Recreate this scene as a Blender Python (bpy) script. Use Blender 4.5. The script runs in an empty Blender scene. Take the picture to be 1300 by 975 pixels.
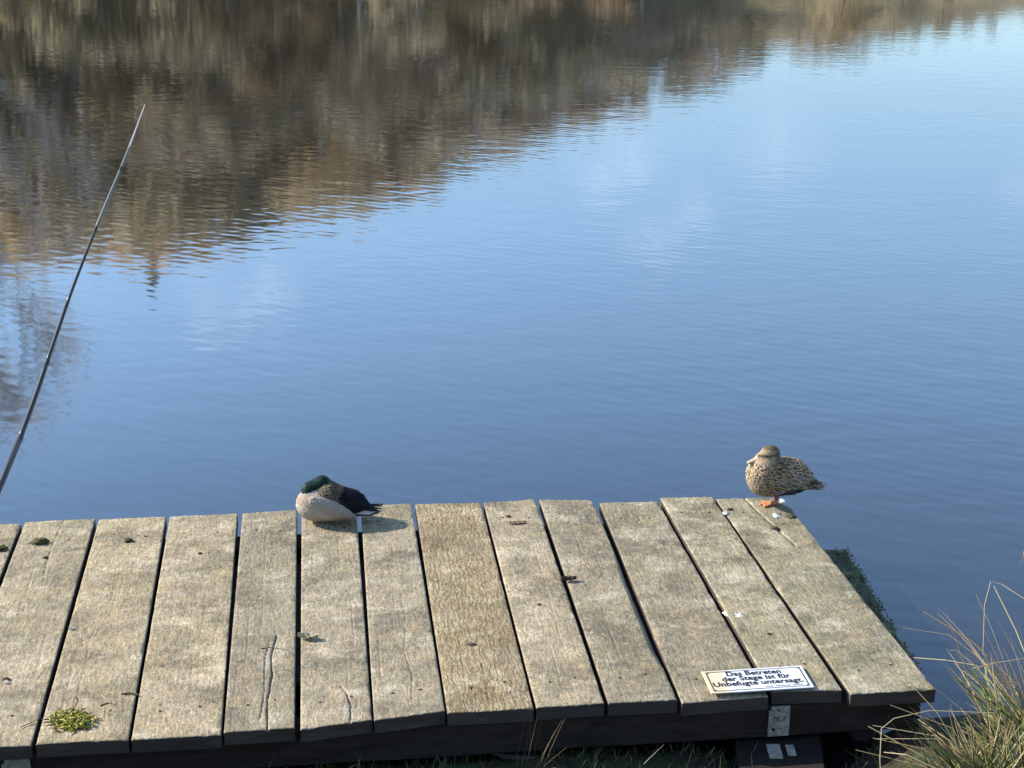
import bpy, bmesh, math, random
import numpy as np
from mathutils import Vector, Matrix, noise

R = math.radians
rnd = random.Random(7)
scene = bpy.context.scene
COL = scene.collection

# ------------------------------------------------------------------ camera
CAM_H = 2.75                      # eye above the deck (deck top is z = 0)
WATER_Z = -0.26
F_PX, CX, CY = 1950.0, 650.0, 487.5
PITCH = math.atan((487.5 + 180.0) / F_PX)
_c, _s = math.cos(PITCH), math.sin(PITCH)

def ray(px, py):
    x, y = px - CX, CY - py
    return Vector((x, F_PX * _c + y * _s, -F_PX * _s + y * _c))

def at(px, py, z=0.0):            # survey of the photograph: where a sight line meets level z
    d = ray(px, py)
    t = (z - CAM_H) / d.z
    return Vector((d.x * t, d.y * t, z))

def at_depth(px, py, depth):
    return Vector((0, 0, CAM_H)) + ray(px, py) * (depth / F_PX)

cam_d = bpy.data.cameras.new('camera')
cam = bpy.data.objects.new('camera', cam_d)
COL.objects.link(cam)
cam.location = (0, 0, CAM_H)
cam.rotation_euler = (R(90) - PITCH, 0, 0)
cam_d.sensor_fit = 'HORIZONTAL'
cam_d.sensor_width = 36.0
cam_d.lens = 36.0 * F_PX / 1300.0
cam_d.clip_start = 0.05
cam_d.clip_end = 2000
scene.camera = cam

AXIS = Vector((0, _c, -_s))
def depth_of(p): return (Vector(p) - Vector((0, 0, CAM_H))).dot(AXIS)

# ------------------------------------------------------------------ helpers
def tag(o, label=None, cat=None, group=None, kind=None):
    if label: o['label'] = label
    if cat: o['category'] = cat
    if group: o['group'] = group
    if kind: o['kind'] = kind
    return o

def empty(name, loc=(0, 0, 0), rz=0.0):
    o = bpy.data.objects.new(name, None)
    o.empty_display_size = 0.05
    COL.objects.link(o)
    o.location = loc
    o.rotation_euler = (0, 0, rz)
    return o

def mesh_obj(name, verts, faces, mat, parent=None, smooth=False, cols=None, loc=None):
    me = bpy.data.meshes.new(name)
    me.from_pydata([tuple(v) for v in verts], [], [tuple(f) for f in faces])
    if cols is not None:
        at_ = me.color_attributes.new('Col', 'FLOAT_COLOR', 'POINT')
        arr = np.ones((len(verts), 4), dtype=np.float32)
        arr[:, :3] = np.asarray(cols, dtype=np.float32)[:, :3]
        at_.data.foreach_set('color', arr.ravel())
    if smooth:
        me.polygons.foreach_set('use_smooth', [True] * len(me.polygons))
    me.materials.append(mat)
    me.update()
    o = bpy.data.objects.new(name, me)
    COL.objects.link(o)
    if parent: o.parent = parent
    if loc is not None: o.location = loc
    return o

class MB:
    """collects shapes for one mesh"""
    def __init__(s): s.v, s.f, s.c = [], [], []
    def add(s, vs, fs, col=None):
        n = len(s.v)
        s.v += [Vector(p) for p in vs]
        s.f += [tuple(i + n for i in f) for f in fs]
        if col is not None:
            if isinstance(col, list): s.c += col
            else: s.c += [col] * len(vs)
    def box(s, c, sx, sy, sz, rot=None, bev=0.0, col=None):
        bm = bmesh.new()
        bmesh.ops.create_cube(bm, size=1.0)
        bmesh.ops.scale(bm, vec=(sx, sy, sz), verts=bm.verts)
        if bev: bmesh.ops.bevel(bm, geom=bm.edges[:], offset=bev, segments=2, affect='EDGES', profile=0.5)
        M = Matrix.Translation(c)
        if rot is not None: M = M @ rot
        s.add([M @ v.co for v in bm.verts], [[v.index for v in f.verts] for f in bm.faces] if not bm.verts.index_update() else [], col)
        bm.free()
    def tube(s, pts, rads, n=6, cap=True, col=None):
        pts = [Vector(p) for p in pts]
        vs, fs = [], []
        side = None
        for i, p in enumerate(pts):
            d = (pts[min(i + 1, len(pts) - 1)] - pts[max(i - 1, 0)])
            if d.length < 1e-9: d = Vector((0, 0, 1))
            d.normalize()
            if side is None:
                side = d.cross(Vector((0, 0, 1)))
                if side.length < 0.05: side = d.cross(Vector((1, 0, 0)))
            side = (side - d * side.dot(d)).normalized()
            up = side.cross(d)
            for k in range(n):
                a = 2 * math.pi * k / n
                vs.append(p + (side * math.cos(a) + up * math.sin(a)) * rads[i])
        for i in range(len(pts) - 1):
            for k in range(n):
                a, b = i * n + k, i * n + (k + 1) % n
                fs.append((a, b, b + n, a + n))
        if cap:
            fs.append(tuple(range(n))[::-1])
            fs.append(tuple((len(pts) - 1) * n + k for k in range(n)))
        s.add(vs, fs, col)
    def build(s, name, mat, parent=None, smooth=False, loc=None):
        return mesh_obj(name, s.v, s.f, mat, parent, smooth, s.c if s.c else None, loc)

# ------------------------------------------------------------------ materials
class NT:
    def __init__(s, name):
        s.m = bpy.data.materials.new(name); s.m.use_nodes = True
        s.t = s.m.node_tree; s.b = s.t.nodes['Principled BSDF']
    def n(s, typ, **kw):
        nd = s.t.nodes.new(typ)
        for k, v in kw.items(): setattr(nd, k, v)
        return nd
    def l(s, a, b): s.t.links.new(a, b)
    def coords(s, scale=(1, 1, 1), rot=(0, 0, 0), seed=None):
        tc = s.n('ShaderNodeTexCoord'); mp = s.n('ShaderNodeMapping')
        mp.inputs['Scale'].default_value = scale; mp.inputs['Rotation'].default_value = rot
        s.l(tc.outputs['Object'], mp.inputs['Vector'])
        if seed is not None:
            oi = s.n('ShaderNodeObjectInfo'); mu = s.n('ShaderNodeMath', operation='MULTIPLY')
            mu.inputs[1].default_value = seed; s.l(oi.outputs['Random'], mu.inputs[0])
            cx = s.n('ShaderNodeCombineXYZ')
            for i in range(3): s.l(mu.outputs[0], cx.inputs[i])
            s.l(cx.outputs[0], mp.inputs['Location'])
        return mp.outputs['Vector']
    def noise(s, vec, scale, detail=4, rough=0.55, dist=0.0):
        nd = s.n('ShaderNodeTexNoise'); s.l(vec, nd.inputs['Vector'])
        nd.inputs['Scale'].default_value = scale; nd.inputs['Detail'].default_value = detail
        nd.inputs['Roughness'].default_value = rough; nd.inputs['Distortion'].default_value = dist
        return nd.outputs['Fac']
    def ramp(s, fac, stops, interp='LINEAR'):
        r = s.n('ShaderNodeValToRGB'); r.color_ramp.interpolation = interp
        e = r.color_ramp.elements
        while len(e) < len(stops): e.new(0.5)
        for i, (p, c) in enumerate(stops):
            e[i].position = p
            e[i].color = (*c, 1) if not isinstance(c, (int, float)) else (c, c, c, 1)
        s.l(fac, r.inputs['Fac']); return r.outputs['Color']
    def mix(s, fac, a, b, blend='MIX'):
        m = s.n('ShaderNodeMix', data_type='RGBA', blend_type=blend)
        for sock, v in ((m.inputs[0], fac), (m.inputs[6], a), (m.inputs[7], b)):
            if isinstance(v, (int, float)): sock.default_value = v
            elif isinstance(v, tuple): sock.default_value = (*v, 1)
            else: s.l(v, sock)
        return m.outputs[2]
    def math(s, op, a, b=0.0):
        m = s.n('ShaderNodeMath', operation=op)
        for i, v in enumerate((a, b)):
            if isinstance(v, (int, float)): m.inputs[i].default_value = v
            else: s.l(v, m.inputs[i])
        return m.outputs[0]
    def bump(s, h, dist, strength=1.0, prev=None):
        b = s.n('ShaderNodeBump'); b.inputs['Distance'].default_value = dist
        b.inputs['Strength'].default_value = strength
        s.l(h, b.inputs['Height'])
        if prev is not None: s.l(prev, b.inputs['Normal'])
        return b.outputs['Normal']
    def done(s, color=None, rough=0.8, normal=None, metal=0.0, spec=0.3):
        if color is not None:
            if isinstance(color, tuple): s.b.inputs['Base Color'].default_value = (*color, 1)
            else: s.l(color, s.b.inputs['Base Color'])
        if isinstance(rough, (int, float)): s.b.inputs['Roughness'].default_value = rough
        else: s.l(rough, s.b.inputs['Roughness'])
        s.b.inputs['Metallic'].default_value = metal
        s.b.inputs['Specular IOR Level'].default_value = spec
        if normal is not None: s.l(normal, s.b.inputs['Normal'])
        return s.m

def wood_mat(name, base, pale, dark, tan, warm=0.35, contrast=1.0, grain=1.0):
    t = NT(name)
    v = t.coords(seed=37.0)
    vg = t.coords(scale=(1.0, 0.34, 1.0), seed=37.0)
    vx = t.coords(scale=(0.8, 1.0, 1.0), seed=53.0)
    big = t.noise(vx, 4.5, 5, 0.65, 0.2)
    mid = t.noise(v, 13.0, 5, 0.65, 1.0)
    pat = t.noise(vx, 6.5, 6, 0.70, 0.15)
    gre = t.noise(t.coords(seed=91.0), 4.0, 4, 0.6, 0.5)
    fine = t.noise(vg, 120.0, 4, 0.70, 1.4)
    curl = t.n('ShaderNodeTexWave', wave_type='BANDS', bands_direction='X')
    t.l(t.coords(scale=(1.0, 0.5, 1.0), seed=37.0), curl.inputs['Vector'])
    curl.inputs['Scale'].default_value = 14; curl.inputs['Distortion'].default_value = 14
    curl.inputs['Detail'].default_value = 4; curl.inputs['Detail Scale'].default_value = 1.6; curl.inputs['Detail Roughness'].default_value = 0.65
    c = t.mix(t.ramp(big, [(0.42, 0.0), (0.60, 1.0)]), base, dark)
    c = t.mix(t.math('MULTIPLY', t.ramp(gre, [(0.42, 0.0), (0.70, 1.0)]), 0.35), c, (base[0] * 0.80, base[1] * 0.88, base[2] * 0.70))
    c = t.mix(t.math('MULTIPLY', t.ramp(mid, [(0.45, 0.0), (0.66, 1.0)]), warm), c, tan)
    c = t.mix(t.math('MULTIPLY', t.ramp(pat, [(0.52, 0.0), (0.72, 1.0)]), 0.72), c, pale)
    g = t.ramp(fine, [(0.30, 0.34), (0.5, 0.97), (0.70, 1.5)])
    c = t.mix(0.95 * contrast, c, g, 'MULTIPLY')
    gr2 = t.noise(v, 260.0, 3, 0.7, 0.8)
    c = t.mix(0.55, c, t.ramp(gr2, [(0.32, 0.5), (0.5, 1.0), (0.68, 1.5)]), 'MULTIPLY')
    w = t.ramp(curl.outputs['Fac'], [(0.0, 0.55), (0.22, 1.0), (1.0, 1.1)])
    c = t.mix(0.35 * grain, c, w, 'MULTIPLY')
    st = t.noise(t.coords(seed=71.0), 3.2, 5, 0.62, 0.3)
    c = t.mix(t.math('MULTIPLY', t.ramp(st, [(0.56, 0.0), (0.68, 1.0)]), 0.55), c, (base[0] * 0.50, base[1] * 0.50, base[2] * 0.46))
    oi = t.n('ShaderNodeObjectInfo')
    c = t.mix(1.0, c, t.ramp(oi.outputs['Random'], [(0.0, (0.86, 0.87, 0.88)), (0.5, (1.0, 1.0, 1.0)), (1.0, (1.12, 1.08, 1.0))]), 'MULTIPLY')
    spot = t.noise(v, 60.0, 3, 0.6, 0.0)
    c = t.mix(t.math('MULTIPLY', t.ramp(spot, [(0.66, 0.0), (0.72, 1.0)]), 0.6), c, (0.06, 0.05, 0.035))
    lich = t.noise(v, 34.0, 5, 0.75, 0.2)
    c = t.mix(t.math('MULTIPLY', t.ramp(lich, [(0.58, 0.0), (0.70, 1.0)]), 0.5), c, pale)
    h = t.math('ADD', t.math('MULTIPLY', fine, 1.0), t.math('MULTIPLY', curl.outputs['Fac'], 0.4 * grain))
    n1 = t.bump(h, 0.0018, 0.8)
    n2 = t.bump(mid, 0.006, 0.5, n1)
    return t.done(c, 0.82, n2, spec=0.2)

M = {}
M['wood'] = wood_mat('weathered_wood', (0.315, 0.258, 0.172), (0.60, 0.505, 0.355), (0.17, 0.142, 0.097), (0.41, 0.30, 0.165), 0.55)
M['wood_green'] = wood_mat('weathered_wood_green', (0.295, 0.25, 0.162), (0.58, 0.495, 0.345), (0.155, 0.135, 0.085), (0.41, 0.31, 0.17), 0.5)
M['wood_tan'] = wood_mat('weathered_wood_tan', (0.32, 0.25, 0.15), (0.58, 0.48, 0.32), (0.175, 0.128, 0.07), (0.27, 0.18, 0.085), 0.7, 1.0, 2.2)

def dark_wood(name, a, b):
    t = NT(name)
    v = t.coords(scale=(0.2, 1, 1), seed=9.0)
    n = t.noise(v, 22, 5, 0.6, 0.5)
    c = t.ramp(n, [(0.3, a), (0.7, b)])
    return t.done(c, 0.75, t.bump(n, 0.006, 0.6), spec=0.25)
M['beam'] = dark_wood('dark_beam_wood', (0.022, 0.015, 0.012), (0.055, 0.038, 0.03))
M['bearer'] = dark_wood('dark_bearer_wood', (0.012, 0.009, 0.008), (0.03, 0.021, 0.017))  # same pattern as the beam wood, only darker
M['shade_wood'] = dark_wood('shade_toned_wood', (0.045, 0.032, 0.026), (0.095, 0.07, 0.055))  # plank ends and sides: their shade is mixed into this dark colour

t = NT('mossy_wet_wood')
v = t.coords(); n = t.noise(v, 16, 6, 0.65); n2 = t.noise(v, 60, 3, 0.6)
c = t.ramp(n, [(0.36, (0.035, 0.028, 0.02)), (0.5, (0.07, 0.075, 0.03)), (0.62, (0.12, 0.14, 0.05)), (0.72, (0.30, 0.30, 0.22))])
M['mossy'] = t.done(c, 0.7, t.bump(n2, 0.02, 0.9), spec=0.3)

t = NT('galvanised_steel')
v = t.coords(); n = t.noise(v, 45, 5, 0.65)
c = t.ramp(n, [(0.3, (0.20, 0.175, 0.135)), (0.55, (0.40, 0.36, 0.29)), (0.75, (0.50, 0.46, 0.38))])
M['steel'] = t.done(c, 0.55, t.bump(n, 0.002, 0.5), metal=0.0, spec=0.3)
M['hole'] = NT('dark_hole').done((0.012, 0.011, 0.01), 0.9)
M['rust'] = NT('rusty_screw').done((0.055, 0.034, 0.022), 0.7)
M['stamp'] = NT('stamp_ink').done((0.16, 0.145, 0.125), 0.8)

t = NT('enamel_white')
v = t.coords(); tc = t.n('ShaderNodeTexCoord'); sx = t.n('ShaderNodeSeparateXYZ')
t.l(tc.outputs['Object'], sx.inputs[0])
n = t.noise(v, 26, 4, 0.65)
lf = t.math('ADD', t.math('MULTIPLY', sx.outputs[0], -2.75), t.math('MULTIPLY', n, 0.55))
m = t.ramp(lf, [(0.0, 0.0), (0.52, 0.0), (0.63, 0.75)])
n3 = t.noise(v, 130, 3, 0.6)
c = t.mix(m, t.ramp(n3, [(0.3, (0.56, 0.57, 0.58)), (0.7, (0.66, 0.66, 0.67))]), (0.58, 0.44, 0.20))
M['enamel'] = t.done(c, 0.35, spec=0.4)
M['sign_line'] = NT('sign_border_paint').done((0.085, 0.045, 0.042), 0.5)
M['sign_text'] = NT('sign_letter_paint').done((0.025, 0.025, 0.03), 0.5)

def attr_mat(name, rough=0.8, spec=0.2, nscale=0, namp=0.0, bump=0.0, translucent=0.0):
    t = NT(name)
    a = t.n('ShaderNodeVertexColor', layer_name='Col')
    c = a.outputs['Color']; nm = None
    if nscale:
        n = t.noise(t.coords(), nscale, 4, 0.6)
        c = t.mix(namp, c, t.ramp(n, [(0.3, 0.45), (0.7, 1.4)]), 'MULTIPLY')
        if bump: nm = t.bump(n, bump, 0.7)
    m = t.done(c, rough, nm, spec=spec)
    return m
M['plumage'] = attr_mat('feather_colours', 0.75, 0.12, 140, 0.5, 0.003)
M['feathers'] = attr_mat('feather_vanes', 0.75, 0.06)
M['head_sheen'] = attr_mat('head_sheen', 0.45, 0.25)
M['blade'] = attr_mat('grass_blades', 0.55, 0.35)
M['bits'] = attr_mat('small_litter', 0.8, 0.2, 150, 0.4, 0.001)
M['bark'] = attr_mat('tree_bark', 0.9, 0.1, 6, 0.5, 0.02)
M['foliage'] = attr_mat('tree_foliage', 0.85, 0.05)
_t = M['foliage'].node_tree; _tr = _t.nodes.new('ShaderNodeBsdfTranslucent'); _mx = _t.nodes.new('ShaderNodeMixShader')
_t.links.new(_t.nodes['Color Attribute'].outputs[0] if 'Color Attribute' in _t.nodes else [n for n in _t.nodes if n.type == 'VERTEX_COLOR'][0].outputs[0], _tr.inputs[0])
_mx.inputs[0].default_value = 0.7
_t.links.new(_t.nodes['Principled BSDF'].outputs[0], _mx.inputs[1]); _t.links.new(_tr.outputs[0], _mx.inputs[2])
_t.links.new(_mx.outputs[0], [n for n in _t.nodes if n.type == 'OUTPUT_MATERIAL'][0].inputs['Surface'])
M['droppings'] = NT('bird_dropping').done((0.62, 0.60, 0.54), 0.7)

# near bank: dark soil with moss; far hillside: leaf litter
t = NT('bank_soil')
v = t.coords(); n = t.noise(v, 5, 6, 0.65); n2 = t.noise(v, 40, 4, 0.65)
c = t.mix(t.ramp(n, [(0.42, 0.0), (0.58, 1.0)]), (0.045, 0.034, 0.024), (0.05, 0.07, 0.025))
c = t.mix(0.7, c, t.ramp(n2, [(0.3, 0.4), (0.7, 1.4)]), 'MULTIPLY')
M['bank'] = t.done(c, 0.9, t.bump(n2, 0.02, 0.9), spec=0.15)
t = NT('leaf_litter')
v = t.coords(); n = t.noise(v, 0.16, 5, 0.6); n2 = t.noise(v, 1.4, 4, 0.65)
c = t.ramp(n, [(0.3, (0.20, 0.18, 0.09)), (0.45, (0.34, 0.27, 0.15)), (0.58, (0.42, 0.30, 0.17)), (0.72, (0.26, 0.23, 0.12))])
c = t.mix(0.75, c, t.ramp(n2, [(0.3, 0.45), (0.7, 1.4)]), 'MULTIPLY')
M['litter'] = t.done(c, 0.95, t.bump(n2, 0.3, 0.6), spec=0.05)

# water
t = NT('pond_water')
def rip(scale, sc, rz, det=2, dist=0.3):
    vv = t.coords(scale=sc, rot=(0, 0, rz))
    return t.noise(vv, scale, det, 0.5, dist)
r1 = rip(4.6, (0.62, 1.15, 1), R(27), 1, 0.4)
r2 = rip(10.0, (0.6, 1.2, 1), R(20), 1, 0.4)
r3 = rip(1.3, (0.6, 1.2, 1), R(12), 2, 0.3)
wv = t.n('ShaderNodeTexWave', wave_type='BANDS', bands_direction='Y', wave_profile='SIN')
t.l(t.coords(rot=(0, 0, R(33))), wv.inputs['Vector'])
wv.inputs['Scale'].default_value = 2.6; wv.inputs['Distortion'].default_value = 3.5
wv.inputs['Detail'].default_value = 2; wv.inputs['Detail Scale'].default_value = 0.7
patch = t.ramp(rip(0.22, (0.7, 1, 1), R(20), 2, 0.4), [(0.35, 0.45), (0.62, 1.0)])
h = t.math('ADD', t.math('MULTIPLY', r1, 1.0), t.math('MULTIPLY', r2, 0.20))
h = t.math('ADD', h, t.math('MULTIPLY', wv.outputs['Fac'], 0.10))
h = t.math('MULTIPLY', h, patch)
h = t.math('ADD', h, t.math('MULTIPLY', r3, 0.7))
M_WATER_BUMP = 0.0019
nm = t.bump(h, M_WATER_BUMP, 1.0)
t.b.inputs['Roughness'].default_value = 0.6
body = t.done((0.008, 0.008, 0.007), 0.6, None, spec=0.0)
gl = t.n('ShaderNodeBsdfGlossy'); gl.inputs['Roughness'].default_value = 0.042; gl.inputs['Color'].default_value = (0.92, 0.965, 1.0, 1)
t.l(nm, gl.inputs['Normal'])
lw = t.n('ShaderNodeLayerWeight'); lw.inputs['Blend'].default_value = 0.5
t.l(nm, lw.inputs['Normal'])
fr = t.ramp(lw.outputs['Facing'], [(0.0, 0.07), (0.3, 0.10), (0.5, 0.17), (0.614, 0.27), (0.70, 0.40), (0.77, 0.48), (0.86, 0.49), (0.92, 0.58), (1.0, 1.0)])
ms = t.n('ShaderNodeMixShader')
t.l(fr, ms.inputs[0]); t.l(t.b.outputs[0], ms.inputs[1]); t.l(gl.outputs[0], ms.inputs[2])
out = [n for n in t.t.nodes if n.type == 'OUTPUT_MATERIAL'][0]
t.l(ms.outputs[0], out.inputs['Surface'])
M['water'] = t.m

# ------------------------------------------------------------------ world, sun
SUN_EL = R(31)
SUN_AZ = Vector((-1.0, 0.27, 0)).normalized()
sun_dir = Vector((SUN_AZ.x * math.cos(SUN_EL), SUN_AZ.y * math.cos(SUN_EL), math.sin(SUN_EL)))
w = bpy.data.worlds.new('World'); scene.world = w; w.use_nodes = True
wt = w.node_tree
bg = wt.nodes['Background']; bg.inputs['Strength'].default_value = 0.15
sky = wt.nodes.new('ShaderNodeTexSky'); sky.sky_type = 'NISHITA'; sky.sun_disc = False
sky.sun_elevation = SUN_EL; sky.sun_rotation = math.atan2(SUN_AZ.x, SUN_AZ.y)
sky.air_density = 1.0; sky.dust_density = 0.15; sky.ozone_density = 2.0
# thin wisps of cloud
tc = wt.nodes.new('ShaderNodeTexCoord')
mpn = wt.nodes.new('ShaderNodeMapping'); mpn.inputs['Scale'].default_value = (16, 16, 34)
wt.links.new(tc.outputs['Generated'], mpn.inputs['Vector'])
nz = wt.nodes.new('ShaderNodeTexNoise'); nz.inputs['Scale'].default_value = 1.6
nz.inputs['Detail'].default_value = 5; nz.inputs['Distortion'].default_value = 0.6
wt.links.new(mpn.outputs[0], nz.inputs['Vector'])
def wmath(op, a, b=0.0, c=None):
    m = wt.nodes.new('ShaderNodeMath'); m.operation = op
    for i, v in enumerate((a, b) if c is None else (a, b, c)):
        if isinstance(v, (int, float)): m.inputs[i].default_value = v
        else: wt.links.new(v, m.inputs[i])
    return m.outputs[0]
acc = None
for (px, py, rad, amp) in ((785, 215, 0.040, 0.32), (870, 278, 0.028, 0.34), (820, 318, 0.026, 0.22), (330, 388, 0.038, 0.28), (1295, 240, 0.02, 0.2), (980, 185, 0.05, 0.14), (260, 392, 0.03, 0.3)):
    d = ray(px, py).normalized(); d.z = -d.z
    vd = wt.nodes.new('ShaderNodeVectorMath'); vd.operation = 'DISTANCE'
    wt.links.new(tc.outputs['Generated'], vd.inputs[0]); vd.inputs[1].default_value = d
    mr = wt.nodes.new('ShaderNodeMapRange'); mr.interpolation_type = 'SMOOTHSTEP'
    mr.inputs['From Min'].default_value = rad; mr.inputs['From Max'].default_value = 0.0
    mr.inputs['To Min'].default_value = 0.0; mr.inputs['To Max'].default_value = amp
    wt.links.new(vd.outputs['Value'], mr.inputs['Value'])
    acc = mr.outputs[0] if acc is None else wmath('MAXIMUM', acc, mr.outputs[0])
mr = wt.nodes.new('ShaderNodeMapRange'); mr.inputs['From Min'].default_value = 0.4; mr.inputs['From Max'].default_value = 0.75
wt.links.new(nz.outputs['Fac'], mr.inputs['Value'])
cl = wmath('MULTIPLY', acc, mr.outputs[0])
mx = wt.nodes.new('ShaderNodeMix'); mx.data_type = 'RGBA'
wt.links.new(cl, mx.inputs[0]); wt.links.new(sky.outputs[0], mx.inputs[6]); mx.inputs[7].default_value = (9, 9, 9.4, 1)
wt.links.new(mx.outputs[2], bg.inputs['Color'])

sl = bpy.data.lights.new('sun', 'SUN'); sl.energy = 4.2; sl.angle = R(0.5); sl.color = (1.0, 0.94, 0.85)
so = bpy.data.objects.new('sun', sl); COL.objects.link(so)
so.location = (-20, 5, 15)
so.rotation_euler = sun_dir.to_track_quat('Z', 'Y').to_euler()
scene.view_settings.view_transform = 'Standard'; scene.view_settings.look = 'None'
scene.view_settings.exposure = 1.08; scene.view_settings.gamma = 1.0
try: scene.view_settings.use_curve_mapping = False
except Exception: pass

# ------------------------------------------------------------------ water and land
mesh_obj('water', [(-400, 3.0, WATER_Z), (400, 3.0, WATER_Z), (400, 500, WATER_Z), (-400, 500, WATER_Z)], [(0, 1, 2, 3)], M['water'])['kind'] = 'structure'

def shore_y(x):                   # waterline of the far bank
    xx = max(-60, min(60, x))
    return 56.0 - 0.45 * xx + 1.0 * math.sin(x * 0.31) + 0.6 * math.sin(x * 0.83 + 1)

OUT_PX = [(-300, 345), (0, 340), (120, 336), (230, 328), (330, 300), (450, 265), (560, 225), (660, 190), (760, 155), (870, 122), (1000, 84), (1130, 62), (1290, 32), (1400, 10)]
OUT = []
for px, py in OUT_PX:
    d = ray(px, py); OUT.append((math.atan2(d.x, d.y), -d.z / math.hypot(d.x, d.y)))
def top_h(x, y):                  # how high above the water the far skyline stands at this spot
    a = math.atan2(x, y); D = math.hypot(x, y)
    if a <= OUT[0][0]: tn = OUT[0][1]
    elif a >= OUT[-1][0]: tn = OUT[-1][1] * 0.9
    else:
        for (a0, t0), (a1, t1) in zip(OUT[:-1], OUT[1:]):
            if a0 <= a <= a1: tn = t0 + (t1 - t0) * (a - a0) / (a1 - a0); break
    return tn * D - (CAM_H - WATER_Z)

def hill_z(x, k):                 # k: metres behind the shore along +y
    y20 = shore_y(x) + 20
    crest = max(0.8, top_h(x, y20) * (0.72 + 0.15 * max(0, min(1, (x - 2) / 10))))
    u = min(1.0, k / 20.0)
    z = WATER_Z - 0.2 + 0.35 * min(k, 1.5) + (crest + WATER_Z) * (0.65 * u + 0.35 * u * u) + 0.03 * max(0, k - 20)
    return z + 0.4 * noise.noise(Vector((x * 0.12, k * 0.15, 0))) * min(1, k / 4)

vs, fs = [], []
xs = [-140 + 2.5 * i for i in range(133)]
ks = [0, 0.6, 1.2, 2, 3, 4.5, 6, 8, 10, 13, 16, 20, 25, 32, 45, 70, 120, 260]
for x in xs:
    for k in ks:
        vs.append((x, shore_y(x) + k, hill_z(x, k)))
nk = len(ks)
for i in range(len(xs) - 1):
    for j in range(nk - 1):
        a = i * nk + j
        fs.append((a, a + nk, a + nk + 1, a + 1))
mesh_obj('hillside', vs, fs, M['litter'], smooth=True)['kind'] = 'structure'

_E0, _E1 = at(-205, 957), at(1186, 875)
def edge_y(x): return _E0.y + (_E1.y - _E0.y) * (x - _E0.x) / (_E1.x - _E0.x)      # near edge of the deck
def bank_z(x, y):
    k = (edge_y(max(-4, min(2.2, x))) - 0.02) - y     # metres back from the deck edge
    if k < 0: z = -0.205 + 0.30 * k
    elif k < 0.12: z = -0.205 + 0.1 * k
    else: z = -0.193 + min(1.38, 0.38 * (k - 0.12)) + 0.03 * max(0, min(k - 3.7, 6))
    sg = lambda q: 0.5 + 0.5 * math.tanh(q / 2)
    wet = sg((x - 0.80) * 14) * (1 - sg((x - 1.26) * 14))
    z += 0.05 * sg((x - 1.3) * 10) * max(0, 1 - abs(k) / 0.5)
    z -= 0.10 * wet * max(0, 1 - max(0, k) / 0.35)
    return z + 0.03 * noise.noise(Vector((x * 3, y * 3, 1))) + 0.018 * noise.noise(Vector((x * 11, y * 11, 3)))
vs, fs = [], []
bx = [-60, -30, -15, -8, -5] + [-3.5 + 0.08 * i for i in range(88)] + [4.5, 8, 15, 30, 60]
by = [-50, -20, -8, -3, -1, 0.0, 0.8, 1.6, 2.4, 3.0, 3.4] + [3.7 + 0.06 * i for i in range(40)]
for x in bx:
    for y in by: vs.append((x, y, bank_z(x, y)))
ny = len(by)
for i in range(len(bx) - 1):
    for j in range(ny - 1):
        a = i * ny + j; fs.append((a, a + ny, a + ny + 1, a + 1))
mesh_obj('bank', vs, fs, M['bank'], smooth=True)['kind'] = 'structure'

# ------------------------------------------------------------------ jetty
jetty = empty('jetty', (0, 5.4, 0))
tag(jetty, 'weathered grey brown wooden jetty of wide planks at the edge of the pond', 'jetty')
def J(o):                         # parent keeping the world place
    o.location = Vector(o.location) - Vector(jetty.location); o.parent = jetty; return o

PL = [  # far L, far R, near L, near R (surveyed), material, label, z lift, cracks [(u,v)...], wane
 ('wood', (-62, 667.5), (26.6, 664.4), (-205, 957), (-86, 951), None),
 ('wood', (32, 662.6), (121, 658), (-80, 951), (39.3, 946), None),
 ('wood', (125.7, 659.7), (211, 656), (45.5, 945.3), (162.8, 939), None),
 ('wood', (215.7, 655.7), (301.6, 651.3), (166.8, 938.8), (280.5, 932.6), None),
 ('wood', (308, 652), (377, 647.7), (284, 930), (374, 924.6), 'plank with a long split towards its near end'),
 ('wood', (383, 648.5), (452, 643.5), (381.4, 925.7), (472.3, 913), None),
 ('wood', (458, 642), (522, 639.5), (475, 915), (565, 903), None),
 ('wood_tan', (527, 639.7), (611.0, 637.9), (568, 904.9), (677.5, 899), 'yellowish plank with strong wavy grain'),
 ('wood', (614, 638.2), (679, 633.8), (681, 898.7), (767, 892.5), None),
 ('wood', (684.7, 633.8), (752, 634.6), (772.5, 892.5), (860, 887.9), 'plank with a worn hollow along its edge'),
 ('wood', (761, 637.5), (835, 635.2), (866, 891), (975.6, 882.7), None),
 ('wood_green', (838, 632.9), (903.8, 631), (980, 879), (1069, 876.5), 'greenish grey plank under the sign'),
 ('wood_green', (908.5, 633), (993, 631), (1080, 881), (1188, 875), 'outermost plank, cracked at its far end'),
]
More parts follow.
